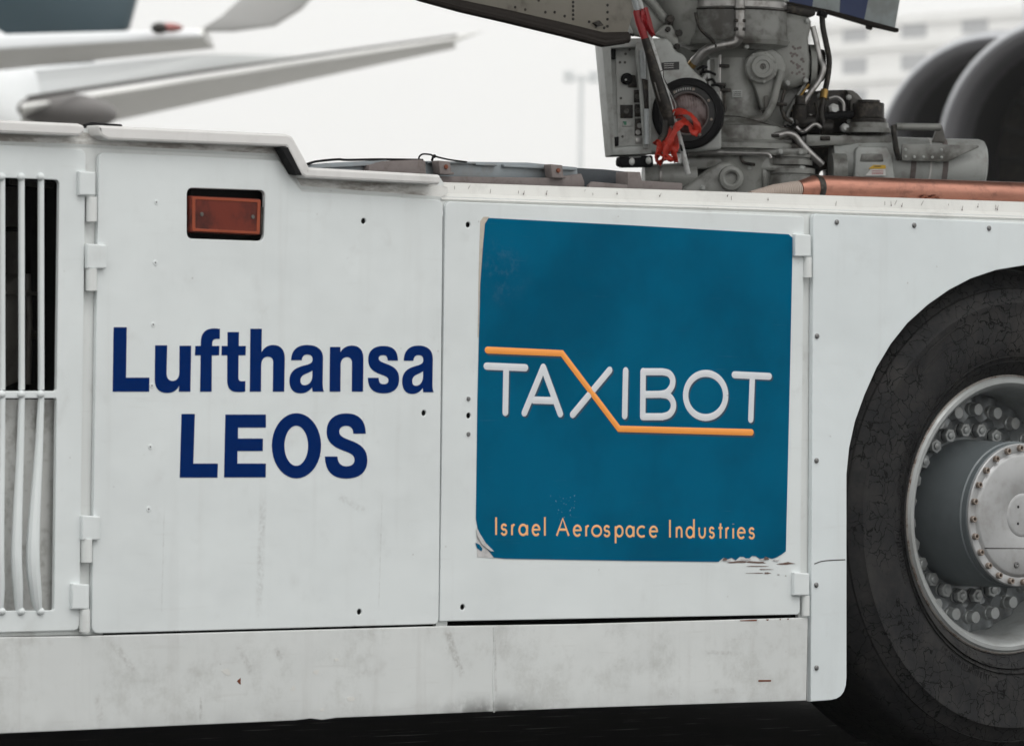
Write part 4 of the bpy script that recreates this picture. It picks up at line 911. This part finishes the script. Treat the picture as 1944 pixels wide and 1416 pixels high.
g_tube('steel_pipe', [q5(470, 967, .12), q5(700, 965, .12), q5(880, 958, .12), q5(945, 945, .12), q5(1000, 962, .12), q5(1050, 1020, .12), q5(1120, 1095, .12), q5(1195, 1165, .11)], .0105, 'steel', sm=5)
g_tube('steel_pipe', [q5(470, 1002, .1), q5(850, 1000, .1), q5(980, 1000, .1)], .008, 'gear')
g_tube('lock_wire', [q5(290, 812, .17), q5(480, 820, .13), q5(640, 832, .12), q5(850, 890, .11), q5(1080, 930, .1)], .0013, 'geardark', sm=3, n=6)
# darker members on the far side of the leg that close the view through the gear
g_prism('far_casting', [(100, 150), (520, 200), (560, 900), (330, 920), (250, 800), (200, 500), (110, 360)], -.22, .06, 'gear', bev=.02, **Z5)
g_prism('far_torque_arm', [(760, 560), (1000, 560), (1010, 700), (960, 900), (740, 900)], -.20, .06, 'gear', bev=.02, **Z5)
g_prism('far_axle_beam', [(880, 880), (1330, 880), (1340, 1100), (1290, 1340), (1235, 1340), (1230, 1190), (1180, 1215), (1160, 1340), (880, 1340)], -.12, .08, 'geardark', bev=.01, **Z5)
# steering unit: valves, plates and bolts at the right
g_prism('valve_plate', [(1058, 655), (1200, 640), (1370, 636), (1400, 650), (1412, 690), (1412, 955), (980, 955), (950, 880), (980, 760)], -.02, .05, 'geardark', bev=.008, **Z5)
g_prism('side_plate', [(425, 575), (470, 580), (500, 600), (560, 670), (640, 760), (694, 868), (440, 868), (455, 700), (450, 620)], .01, .05, 'bay', bev=.006, **Z6)
for (c, r_) in (((1280, 770), .0125), ((1360, 905), .0105), ((975, 860), .009), ((1112, 830), .008)):
    g_lathe('hex_bolt', q5(c[0], c[1], .055), NF, [(r_*1.25, -.03), (r_*1.25, 0), (r_, .001), (r_, .012), (r_*.85, .014), (.0001, .014)], 'rodwhite' if r_ > .0085 else 'steel', n=6)
g_lathe('valve_knob', q5(1040, 800, .06), GZ, [(.02, -.035), (.024, -.02), (.024, .02), (.016, .026), (.016, .05), (.0001, .05)], 'geardark')
g_tube('valve_body', [q5(1000, 870, .06), q5(1140, 862, .06)], .021, 'geardark')
g_tube('valve_body', [q5(1190, 900, .07), q5(1262, 905, .07)], .024, 'geardark')
g_tube('cross_tube', [q5(1200, 830, .06), q5(1330, 812, .06), q5(1480, 818, .06)], .012, 'black')
g_tube('tube_end', [q5(1475, 818, .062), q5(1500, 818, .062)], .014, 'steel')
g_tube('small_pipe', [q5(1010, 900, .08), q5(1060, 935, .08), q5(1140, 880, .08), q5(1190, 905, .08)], .006, 'steel', sm=4)
g_tube('small_pipe', [q5(1150, 730, .05), q5(1165, 800, .06), q5(1150, 870, .06)], .006, 'geardark', sm=4)
g_tube('small_pipe', [q5(1175, 715, .05), q5(1180, 800, .06)], .006, 'bay')
g_lathe('plate_hole', q5(1328, 728, .031), NF, [(.009, 0), (.008, .001), (.0001, .001)], 'black')
nk = g_lathe('castle_nut', q6(568, 735, .06), GZ, [(.048, -.045), (.052, -.035), (.052, -.012), (.046, -.008), (.046, .030), (.043, .034), (.034, .035), (.033, .042), (.0001, .042)], 'geardark', n=12)
g_lathe('nut_washer', q6(570, 815, .06), GZ, [(.056, -.012), (.058, -.006), (.056, .012), (.0001, .012)], 'gear')
g_lathe('nut_washer', q6(570, 835, .06), GZ, [(.068, -.008), (.068, .006), (.0001, .006)], 'gear')
# axle beam and lower members
g_prism('steering_beam', [(170, 862), (400, 868), (720, 862), (722, 930), (330, 932), (170, 940)], .10, .10, 'gear', bev=.006, **Z6)
g_prism('beam_notch', [(262, 872), (325, 872), (325, 900), (262, 900)], .106, .01, 'geardark', bev=.002, **Z6)
g_prism('flange_ring', [(230, 1062), (500, 1052), (1080, 1050), (1100, 1080), (1080, 1100), (230, 1108)], .16, .12, 'gear', bev=.005, **Z5)
g_prism('flange_gap', [(240, 1040), (1050, 1020), (1050, 1052), (240, 1066)], .12, .1, 'geardark', bev=.002, **Z5)
g_prism('lower_beam', [(200, 1108), (820, 1105), (830, 1165), (1085, 1170), (1085, 1215), (800, 1210), (640, 1206), (560, 1180), (300, 1200), (200, 1190)], .15, .1, 'gear', bev=.008, **Z5)
g_prism('beam_post', [(770, 1190), (810, 1210), (805, 1330), (780, 1330)], .15, .08, 'gear', bev=.006, **Z5)
g_prism('lower_back', [(180, 1180), (1090, 1180), (1090, 1420), (180, 1420)], .03, .05, 'geardark', bev=.004, **Z5)
g_lathe('grooved_drum', q5(960, 1270, .09), GZ, [(.075, -.06), (.075, .008), (.068, .010), (.068, .014), (.075, .016), (.075, .030), (.066, .033), (.0001, .034)], 'gear')
g_lathe('grooved_drum', q5(955, 1145, .09), GZ, [(.07, -.01), (.07, .004), (.062, .006), (.062, .010), (.07, .012), (.07, .02), (.0001, .021)], 'gear')
# tow lug with eye
g_prism('lug_arm', [(205, 1335), (250, 1300), (330, 1240), (400, 1190), (470, 1150), (540, 1140), (590, 1170), (610, 1250), (600, 1340), (520, 1420), (205, 1420)], .17, .06, 'gear', bev=.02, seg=3, **Z5)
g_lathe('lug_eye', q5(548, 1262, .17), NF, [(.034, -.05), (.036, .008), (.034, .014), (.024, .017), (.0185, .014), (.0175, -.03)], 'gear')
g_lathe('eye_hole', q5(548, 1262, .165), NF, [(.0178, 0), (.0001, .001)], 'black')
g_tube('axle_barrel', [q5(-70, 1262, .12), q5(40, 1262, .12), q5(300, 1255, .12)], [.040, .042, .042], 'gear', n=20)
g_tube('barrel_band', [q5(30, 1262, .12), q5(48, 1262, .12)], .0445, 'steel', n=20)
# right side: axle housing, placards, handle bracket
g_tube('axle_housing', [q6(330, 1040, .05), q6(480, 1045, .05), q6(760, 1050, .05), q6(1080, 1060, .05), q6(1262, 1064, .05), q6(1290, 1066, .05), q6(1306, 1067, .05)], [.06, .075, .078, .078, .078, .074, .062], 'gearlight', n=36)
g_prism('axle_block', [(485, 960), (510, 935), (690, 940), (720, 990), (745, 1180), (478, 1180)], .145, .12, 'gearlight', bev=.012, **Z6)
g_prism('block_recess', [(525, 985), (660, 985), (668, 1035), (515, 1035)], .150, .01, 'gear', bev=.004, **Z6)
g_tube('housing_neck', [q6(330, 1080, .1), q6(420, 1080, .1)], .045, 'gear', n=20)
cl_ = g_prism('caution_label', [(600, 1057), (678, 1057), (680, 1081), (570, 1081), (585, 1068)], .152, .002, 'yellow', bev=0, **Z6)
g_prism('label_text', [(606, 1063), (650, 1062), (650, 1067), (606, 1068)], .1532, .001, 'rubberlabel', cl_, 0, **Z6)
wl = g_prism('white_label', [(585, 1083), (678, 1083), (680, 1125), (548, 1125)], .152, .002, 'labelwhite', bev=0, **Z6)
for yy in (1092, 1103, 1112): g_prism('label_text', [(590, yy), (664, yy-1), (664, yy+2), (590, yy+3)], .1532, .001, 'red', wl, 0, **Z6)
for xa in (798, 1002): g_tube('brown_band', [q6(xa+10, 1056, .05), q6(xa+44, 1058, .05)], .0795, 'brown', n=28)
g_tube('light_band', [q6(930, 1057, .05), q6(942, 1058, .05)], .0797, 'labelwhite', n=28)
hb = g_prism('step_plate', [(785, 922), (1055, 926), (1275, 930), (1278, 942), (1090, 1030), (1060, 1036), (785, 1030), (778, 1000)], .16, .012, 'gear', bev=.003, **Z6)
g_prism('step_post', [(718, 800), (748, 795), (762, 930), (780, 1030), (758, 1028), (738, 960)], .172, .03, 'geardark', hb, .004, **Z6)
g_prism('step_post', [(1018, 800), (1040, 800), (1062, 890), (1058, 916), (978, 912), (1000, 840)], .165, .02, 'bay', hb, .003, **Z6)
g_tube('step_bar', [q6(748, 812, .165), q6(1030, 815, .165)], .0105, 'gear', hb)
rvm = MB().lathe((0, 0, 0), NF, [(.0045, 0), (.004, .0025), (.0001, .0035)], 8).mesh('rivet', M['gearlight'], Vector())
for c in ((806, 958), (806, 1003), (862, 1005), (920, 1006), (978, 1008), (1036, 1008), (1036, 960)): link('rivet', rvm, G(*q6(c[0], c[1], .1602)), hb)

# small lines, clips and bolt heads over the leg
for pts, r_, mt in (([(500, 380, .05), (512, 520, .055), (505, 700, .06), (520, 850, .07), (560, 900, .09)], .005, 'geardark'),
                    ([(475, 390, .06), (470, 560, .065), (478, 760, .07), (470, 870, .09)], .0045, 'steel'),
                    ([(850, 240, .07), (830, 300, .08), (760, 330, .10), (690, 345, .10), (640, 330, .11)], .0045, 'geardark'),
                    ([(930, 640, .05), (905, 740, .06), (930, 830, .07), (985, 870, .07)], .0055, 'geardark'),
                    ([(1100, 600, .03), (1030, 700, .05), (985, 790, .06)], .004, 'brass'),
                    ([(250, 1085, .18), (420, 1082, .18), (640, 1088, .18), (800, 1092, .18), (830, 1120, .18)], .006, 'steel'),
                    ([(620, 1100, .17), (640, 1150, .175), (720, 1165, .175)], .005, 'geardark'),
                    ([(300, 90, .17), (330, 200, .175), (420, 290, .17), (440, 340, .16)], .005, 'geardark'),
                    ([(1245, 700, .06), (1300, 690, .06), (1345, 730, .06), (1350, 800, .06)], .005, 'steel')):
    g_tube('small_line', [q5(x, y, d) for x, y, d in pts], r_, mt, sm=4, n=8)
for (x, y, d) in ((500, 470, .056), (508, 640, .06), (472, 600, .067), (612, 150, .176), (612, 210, .176), (905, 740, .062), (470, 330, .162), (640, 965, .122), (850, 962, .122)):
    MB().box(G(*q5(x, y, d)), GX*.016, GN*.012, GZ*.005).build('pipe_clip', M['geardark'], jet, bevel=.002)
bh = MB().lathe((0, 0, 0), NF, [(.0085, -.004), (.0085, .001), (.0065, .0015), (.0060, .007), (.0001, .0075)], 6).mesh('bolt_head', M['gearlight'], Vector())
for (x, y, d) in ((905, 110, .057), (1090, 150, .057), (950, 590, .057), (1080, 570, .057), (560, 325, .137), (660, 330, .137), (880, 600, .087), (300, 1085, .165), (480, 1080, .165), (660, 1078, .165), (900, 1075, .165), (1040, 1078, .165),
                  (240, 1150, .152), (680, 1190, .152), (1050, 1192, .152), (350, 1330, .172), (300, 1370, .172), (480, 1395, .172), (1090, 700, .032), (1180, 680, .032), (1385, 690, .032), (1390, 860, .032)):
    link('bolt_head', bh, G(*q5(x, y, d)), jet)
stn = g_prism('data_plate', [(560, 640), (630, 638), (630, 690), (560, 692)], .078, .004, 'gearlight', bev=.001, **Z5)
for yy in (650, 662, 674): g_prism('plate_text', [(568, yy), (620, yy-1), (620, yy+3), (568, yy+4)], .0795, .001, 'rubberlabel', stn, 0, **Z5)
# left: instrument housing with taxi light
hs_ = g_prism('light_housing', [(330, 288), (480, 286), (650, 288), (690, 312), (708, 365), (722, 388), (775, 402), (800, 440), (806, 470), (850, 520), (905, 572), (945, 592), (965, 640), (1008, 672), (1040, 690), (1062, 722), (1064, 1120), (700, 1146), (330, 1150)], .20, .10, 'gearlight', bev=.010, seg=3, **Z4)
bx = MB()
fo = [(165, 316), (330, 292), (520, 300), (545, 1140), (545, 1156), (250, 1162), (236, 1130), (205, 800)]; fi = [(236, 362), (500, 350), (503, 1088), (266, 1104)]
A_ = [G(*q4(x, y, .27)) for x, y in [(165, 316), (520, 292), (540, 1152), (242, 1162)]]; B_ = [G(*q4(x, y, .27)) for x, y in fi]
A2 = [p+GN*.14 for p in A_]; B2 = [p+GN*.055 for p in B_]
bx.add(A_+B_+A2+B2, [(0, 1, 5, 4), (1, 2, 6, 5), (2, 3, 7, 6), (3, 0, 4, 7), (4, 5, 13, 12), (5, 6, 14, 13), (6, 7, 15, 14), (7, 4, 12, 15), (0, 8, 9, 1), (1, 9, 10, 2), (2, 10, 11, 3), (3, 11, 8, 0), (12, 13, 14, 15)])
ib = bx.build('control_box', M['gearlight'], jet, bevel=.006, ang=40)
g_prism('control_panel', [(272, 385), (498, 372), (500, 1082), (290, 1094)], .218, .003, 'panel', ib, 0, **Z4)
g_prism('corner_block', [(238, 366), (272, 366), (272, 445), (242, 442)], .24, .02, 'black', ib, .002, **Z4)
g_prism('corner_block', [(262, 1025), (294, 1022), (294, 1090), (266, 1094)], .24, .02, 'black', ib, .002, **Z4)
g_lathe('rotary_knob', q4(352, 592, .219), NF, [(.017, 0), (.017, .010), (.012, .012), (.011, .022), (.0001, .023)], 'black', ib)
g_prism('knob_guard', [(360, 555), (420, 565), (432, 655), (365, 655)], .225, .007, 'geardark', ib, .002, **Z4)
g_lathe('knob_dot', q4(347, 598, .2425), NF, [(.003, 0), (.0001, .001)], 'lampwhite', ib)
for (a, b, c_, d_, mt) in ((306, 785, 400, 884, 'geardark'), (412, 780, 470, 874, 'geardark'), (408, 672, 460, 768, 'geardark'), (322, 905, 398, 946, 'panel'), (414, 886, 470, 1015, 'geardark'), (418, 1030, 470, 1075, 'steel')):
    bt = g_prism('jack_plate', [(a, b), (c_, b), (c_, d_), (a, d_)], .2225, .005, mt, ib, .0015, **Z4)
for c in ((350, 832), (438, 828), (436, 722), (448, 940), (436, 990)):
    g_lathe('jack_socket', q4(c[0], c[1], .2228), NF, [(.0075, 0), (.007, .005), (.004, .005), (.0035, .001), (.0001, .001)], 'steel' if c[1] > 900 else 'bay', ib, 14)
g_prism('green_mark', [(324, 908), (352, 908), (352, 935), (336, 935)], .2236, .001, 'green', ib, 0, **Z4)
for c in ((303, 468), (340, 468), (310, 735), (322, 1022), (345, 405), (376, 372)):
    g_lathe('panel_screw', q4(c[0], c[1], .2182), NF, [(.004, 0), (.0035, .001), (.0001, .0012)], 'bay', ib, 8)
g_prism('door_edge', [(418, 318), (500, 318), (500, 420), (452, 440), (490, 820), (520, 1110), (480, 1112), (462, 900), (436, 520), (420, 440)], .282, .010, 'gearlight', ib, .003, **Z4)
g_prism('door_seal', [(470, 590), (512, 600), (520, 820), (486, 815)], .286, .006, 'geardark', ib, .001, **Z4)
g_tube('clear_tube', [q4(500, 815, .29), q4(503, 1080, .29)], .007, 'clear', ib)
g_tube('clear_tube', [q4(470, 380, .29), q4(478, 590, .29)], .008, 'clear', ib)
ub = g_prism('under_lamp_bar', [(290, 1172), (548, 1160), (556, 1246), (312, 1250)], .25, .06, 'black', jet, .006, **Z4)
g_lathe('bar_end', q4(300, 1215, .23), -GX, [(.012, -.02), (.012, .006), (.008, .010), (.0001, .011)], 'black', ub)
for c in ((392, 1208), (516, 1200)): MB().ball(G(*q4(c[0], c[1], .252)), GX*.0085, NF*.008, GZ*.011, 12, 8).build('lamp_dome', M['lampwhite'], ub)
g_prism('bar_label', [(370, 1172), (460, 1168), (460, 1176), (370, 1180)], .2515, .001, 'labelprint', ub, 0, **Z4)
# taxi light
tlc = q4(812, 852, .205); lax = (NF*math.cos(R(14))-GX*math.sin(R(14))).normalized()
tx = g_lathe('taxi_light', tlc, lax, [(.100, -.05), (.102, .0), (.102, .022), (.097, .028), (.082, .030), (.080, .026), (.078, .020)], 'black', n=48)
cpt = G(*tlc)
MB().lathe(cpt, lax, [(.080, .018), (.079, .0245), (.062, .0245), (.058, .018), (.056, .006)], 48).build('lamp_bezel', M['rubberlabel'], tx)
t = NT('taxi lamp lens'); p = t.pos(); a = t.noise(p, 24, 5); wv = t.n('ShaderNodeTexWave', bands_direction='X'); t.put(wv.inputs['Vector'], p); wv.inputs['Scale'].default_value = 60
t.set(col=t.mix(t.ramp(a, .4, .62), (.19, .135, .13), (.055, .022, .02)), rough=.2, coat=.25, spec=.3); t.bump(wv.outputs[1], .25, .003); M['lens'] = t.m
MB().lathe(cpt, lax, [(.0565, .012), (.04, .017), (.02, .0195), (.0001, .020)], 48).build('lamp_glass', M['lens'], tx)
MB().lathe(cpt, lax, [(.0625, .0246), (.0605, .0262), (.0575, .0235), (.0565, .015)], 48).build('lens_ring', M['redring'] if 'redring' in M else M['brown'], tx)
l1 = lax.cross(GZ).normalized(); l2 = l1.cross(lax)
scm = MB().lathe((0, 0, 0), lax, [(.0042, 0), (.0038, .002), (.0001, .0022)], 10).mesh('bezel_screw', M['rustbolt'], Vector())
for k in range(8):
    a = 2*math.pi*(k+.3)/8; link('bezel_screw', scm, cpt+lax*.0246+(l1*math.cos(a)+l2*math.sin(a))*.071, tx)
pm = MB().box((0, 0, 0), l1*.0016, lax*.0004, l2*.0035).mesh('bezel_print', M['labelprint'], Vector())
for a0, nn in ((82, 9), (-42, 6)):
    for k in range(nn):
        a = R(a0+k*5.5-nn*2.7); o = link('bezel_print', pm, cpt+lax*.0248+(l1*math.cos(a)+l2*math.sin(a))*.0705, tx)
pl = g_prism('data_plate', [(612, 470), (745, 462), (746, 522), (615, 528)], .2015, .002, 'rubberlabel', hs_, 0, **Z4)
for yy in (478, 492, 508): g_prism('plate_text', [(632, yy), (705, yy-4), (705, yy+1), (632, yy+5)], .2028, .001, 'labelprint', pl, 0, **Z4)
for (a, b) in (((880, 520), (950, 505)), ((900, 545), (1015, 560)), ((960, 600), (1010, 620)), ((985, 640), (1060, 660)), ((905, 560), (930, 500))):
    g_tube('wiring', [q4(*a, .12), q4((a[0]+b[0])/2+8, (a[1]+b[1])/2-14, .13), q4(*b, .12)], .004, 'black', sm=4, n=8)
# drag brace and side strut running up into the wheel bay
g_prism('drag_brace', [(250, -60), (470, -60), (640, 120), (660, 175), (560, 260), (540, 290), (400, 262), (330, 130)], .12, .05, 'gear', bev=.008, **Z4)
g_prism('brace_flange', [(252, -40), (272, -40), (402, 240), (396, 262)], .135, .07, 'gearlight', bev=.003, **Z4)
g_tube('brace_tube', [q4(440, -80, .13), q4(560, 40, .13), q4(650, 160, .13)], .012, 'gear')
g_tube('side_strut', [q4(690, -120, .06), q4(745, 60, .06), q4(775, 240, .06), q4(760, 330, .06)], [.072, .062, .045, .03], 'gear', n=20)
g_prism('brace_bracket', [(560, 260), (640, 180), (690, 190), (730, 260), (745, 330), (720, 385), (640, 290)], .16, .05, 'gear', bev=.006, **Z4)
for c, r_ in (((678, 145), .012), ((660, 222), .008), ((742, 250), .010), ((728, 350), .009)):
    g_lathe('bracket_bolt', q4(c[0], c[1], .165), NF, [(r_, -.03), (r_, .008), (r_*.8, .010), (.0001, .010)], 'geardark', n=8)
g_prism('hinge_lug', [(652, 118), (688, 112), (708, 150), (700, 200), (668, 198)], .15, .04, 'geardark', bev=.004, **Z4)
g_prism('dark_wedge', [(372, 262), (396, 236), (412, 272)], .13, .03, 'black', bev=.001, **Z4)
# gear doors
dy = GY - .38
def dpt(x, y): return S(780+x/3.135, y/3.135, dy)
door_l = MB().prism([dpt(-420, -330), dpt(1200, -330), dpt(1330, 60), dpt(1290, 205), dpt(1270, 232), dpt(1140, 205), dpt(900, 145), dpt(560, 78), dpt(300, 30), dpt(60, -35)], (0, .02, 0)).build('gear_door', M['belly'], jet, bevel=.003)
MB().tube([dpt(-60, -60), dpt(60, -14), dpt(300, 52), dpt(560, 112), dpt(900, 195), dpt(1140, 258), dpt(1262, 240)], .012, 10, flat=(YAX, 1.3)).build('door_seal', M['grime'], door_l)
MB().tube([dpt(-60, -80), dpt(60, -26), dpt(300, 38), dpt(560, 92), dpt(900, 170), dpt(1140, 228), dpt(1290, 225)], .016, 10, flat=(YAX, .9)).build('door_lip', M['grime'], door_l)
drm = MB().lathe((0, 0, 0), (0, -1, 0), [(.0042, 0), (.004, .0012), (.0001, .002)], 8).mesh('rivet', M['geardark'], Vector())
rvp = [(965, 15+25*k) for k in range(5)] + [(1170, 33+42*k) for k in range(4)] + [(760, 5), (800, 75), (855, 75), (915, 98), (1060, 132), (1100, 160), (1150, 168), (680, 60), (620, 45)]
for c in rvp:
    p = dpt(*c); p.y = dy-.0003; link('rivet', drm, p, door_l)
MB().prism([dpt(1078, 140), dpt(1110, 125), dpt(1135, 155), dpt(1100, 160)], (0, -.01, 0)).build('stain_patch', M['geardark'], door_l)
dy2 = GY + .32
def ept(x, y): return S(1480+x/3.37, y/3.37, dy2)
door_r = MB().prism([ept(-140, -330), ept(850, -330), ept(772, 0), ept(738, 198), ept(545, 150), ept(300, 78), ept(0, 16), ept(-140, -30)], (0, .025, 0)).build('gear_door', M['stripewhite'], jet, bevel=.003)
door_r['label'] = 'striped blue and pale grey gear door'
for k, (a, b, c, d) in enumerate(((-140, 60, 210, -20), (385, 420, 575, 530))):
    pass
MB().prism([ept(95, -320), ept(250, -320), ept(212, 12), ept(208, 44), ept(60, 15)], (0, -.0012, 0)).build('blue_stripe', M['stripeblue'], door_r)
MB().prism([ept(400, -320), ept(640, -320), ept(565, 0), ept(545, 108), ept(540, 128), ept(384, 82), ept(388, 0)], (0, -.0012, 0)).build('blue_stripe', M['stripeblue'], door_r)
MB().prism([ept(-140, -40), ept(0, 8), ept(300, 68), ept(545, 134), ept(738, 186), ept(736, 212), ept(545, 168), ept(300, 95), ept(0, 34), ept(-140, 0)], (0, -.02, 0)).build('door_seal', M['grime'], door_r, bevel=.004)
MB().tube([ept(560, 172), ept(585, 180)], .008, 8).build('door_latch', M['grime'], door_r)
g_prism('hinge_bracket', [(885, 20), (1150, 70), (1150, 112), (1100, 125), (880, 78)], .05, .12, 'geardark', bev=.006, **Z5)

# ------------------------------------------------------------------ ground lock rod hanging beside the taxi light
rod = thing('lock_rod', 'white ground lock rod with red tape and crumpled red streamer hanging before the taxi light', 'lock rod', G(*q4(800, 1310, .30)))
g_tube('white_rod', [q4(428, -60, .345), q4(505, 220, .34), q4(560, 400, .335), q4(625, 610, .33), q4(690, 840, .325), q4(760, 1080, .32), q4(812, 1300, .30)], .0062, 'rodwhite', rod, flat=(GX, 1.25))
g_prism('rod_slot', [(752, 1078), (764, 1084), (776, 1130), (764, 1132), (754, 1110)], .334, .006, 'black', rod, .001, **Z4)
g_tube('plastic_sleeve', [q4(405, -60, .355), q4(420, 30, .355), q4(432, 80, .355)], .0085, 'clear', rod)
g_tube('dark_sleeve', [q4(490, 290, .35), q4(530, 420, .35), q4(575, 590, .345), q4(640, 800, .34), q4(680, 940, .335)], [.010, .0115, .015, .017, .012], 'geardark', rod, flat=(GX, 1.15))
g_prism('sleeve_highlight', [(556, 615), (568, 618), (608, 760), (596, 756)], .366, .003, 'bay', rod, .001, **Z4)
g_tube('sleeve_clip', [q4(600, 1060, .34), q4(640, 1000, .34), q4(650, 900, .34)], .010, 'geardark', rod)
rr_ = random.Random(5)
def ribbon(pts, wd, d, nm='red_streamer', mat='ribbon', jig=.0045):
    P = smooth([G(*q4(x, y, d+dd)) for x, y, dd in pts], 6); vs = []; fs = []; n = len(P)
    for i, p in enumerate(P):
        t_ = (P[min(i+1, n-1)]-P[max(i-1, 0)]).normalized(); s_ = t_.cross(GN).normalized()
        tw = 1.0*math.sin(i*.2+wd*900); e = (s_*math.cos(tw)+GN*math.sin(tw))
        ww = wd*(.9+.2*rr_.random())
        for k in range(5):
            vs.append(p+e*ww*(k/4-.5)+GN*rr_.uniform(-jig, jig)*.6+GZ*rr_.uniform(-jig, jig)*.3)
    for i in range(n-1):
        for k in range(4): fs.append((i*5+k, i*5+k+1, (i+1)*5+k+1, (i+1)*5+k))
    o = MB().add(vs, fs).build(nm, M[mat], rod, ang=48)
    md = o.modifiers.new('thickness', 'SOLIDIFY'); md.thickness = .0012
    return o
g_tube('red_tape', [q4(424, 75, .352), q4(450, 170, .352), q4(492, 300, .348)], [.0095, .0105, .009], 'red', rod, flat=(GX, 1.2), n=9)
g_tube('red_tape', [q4(488, 60, .34), q4(510, 150, .34), q4(545, 275, .338)], [.0075, .0095, .0085], 'red', rod, n=8)
ribbon([(470, 70, 0), (482, 150, .004), (520, 230, 0), (556, 272, .004)], .016, .356, 'red_tape', 'red', .006)
ribbon([(690, 850, 0), (760, 835, .02), (830, 860, .03), (872, 920, .03), (888, 1000, .02)], .020, .335)
ribbon([(888, 1000, .02), (840, 985, .03), (815, 930, .03), (770, 915, .03), (720, 950, .03)], .017, .338)
ribbon([(715, 870, .0), (775, 880, .02), (820, 930, .02), (850, 990, .025)], .014, .325)
ribbon([(800, 900, .03), (750, 930, .04), (715, 980, .04), (680, 1050, .04), (650, 1130, .035), (640, 1200, .03)], .023, .338)
ribbon([(640, 940, 0), (668, 960, .015), (660, 1020, .02), (632, 1070, .02), (640, 1100, .02)], .022, .325)
ribbon([(560, 1080, 0), (585, 1055, .02), (600, 1110, .02), (575, 1180, .015), (590, 1228, .01)], .018, .335)
ribbon([(610, 1060, .01), (640, 1130, .02), (625, 1190, .03), (590, 1225, .02)], .020, .335)
ribbon([(715, 1000, .01), (722, 1090, .02), (700, 1150, .03), (722, 1200, .02)], .019, .335)
ribbon([(650, 1120, .02), (690, 1110, .03), (715, 1165, .03), (720, 1215, .02)], .016, .345)
ribbon([(575, 1140, .01), (640, 1170, .03), (690, 1195, .03), (650, 1150, .03)], .015, .34)
g_tube('lock_wire', [q4(590, 545, .35), q4(625, 530, .352), q4(632, 590, .352), q4(690, 700, .35), q4(735, 790, .345), q4(745, 870, .345)], .0014, 'geardark', rod, sm=4, n=6)
g_tube('lock_wire', [q4(640, 630, .35), q4(700, 740, .35), q4(720, 800, .345), q4(700, 860, .345)], .0012, 'labelprint', rod, sm=4, n=6)
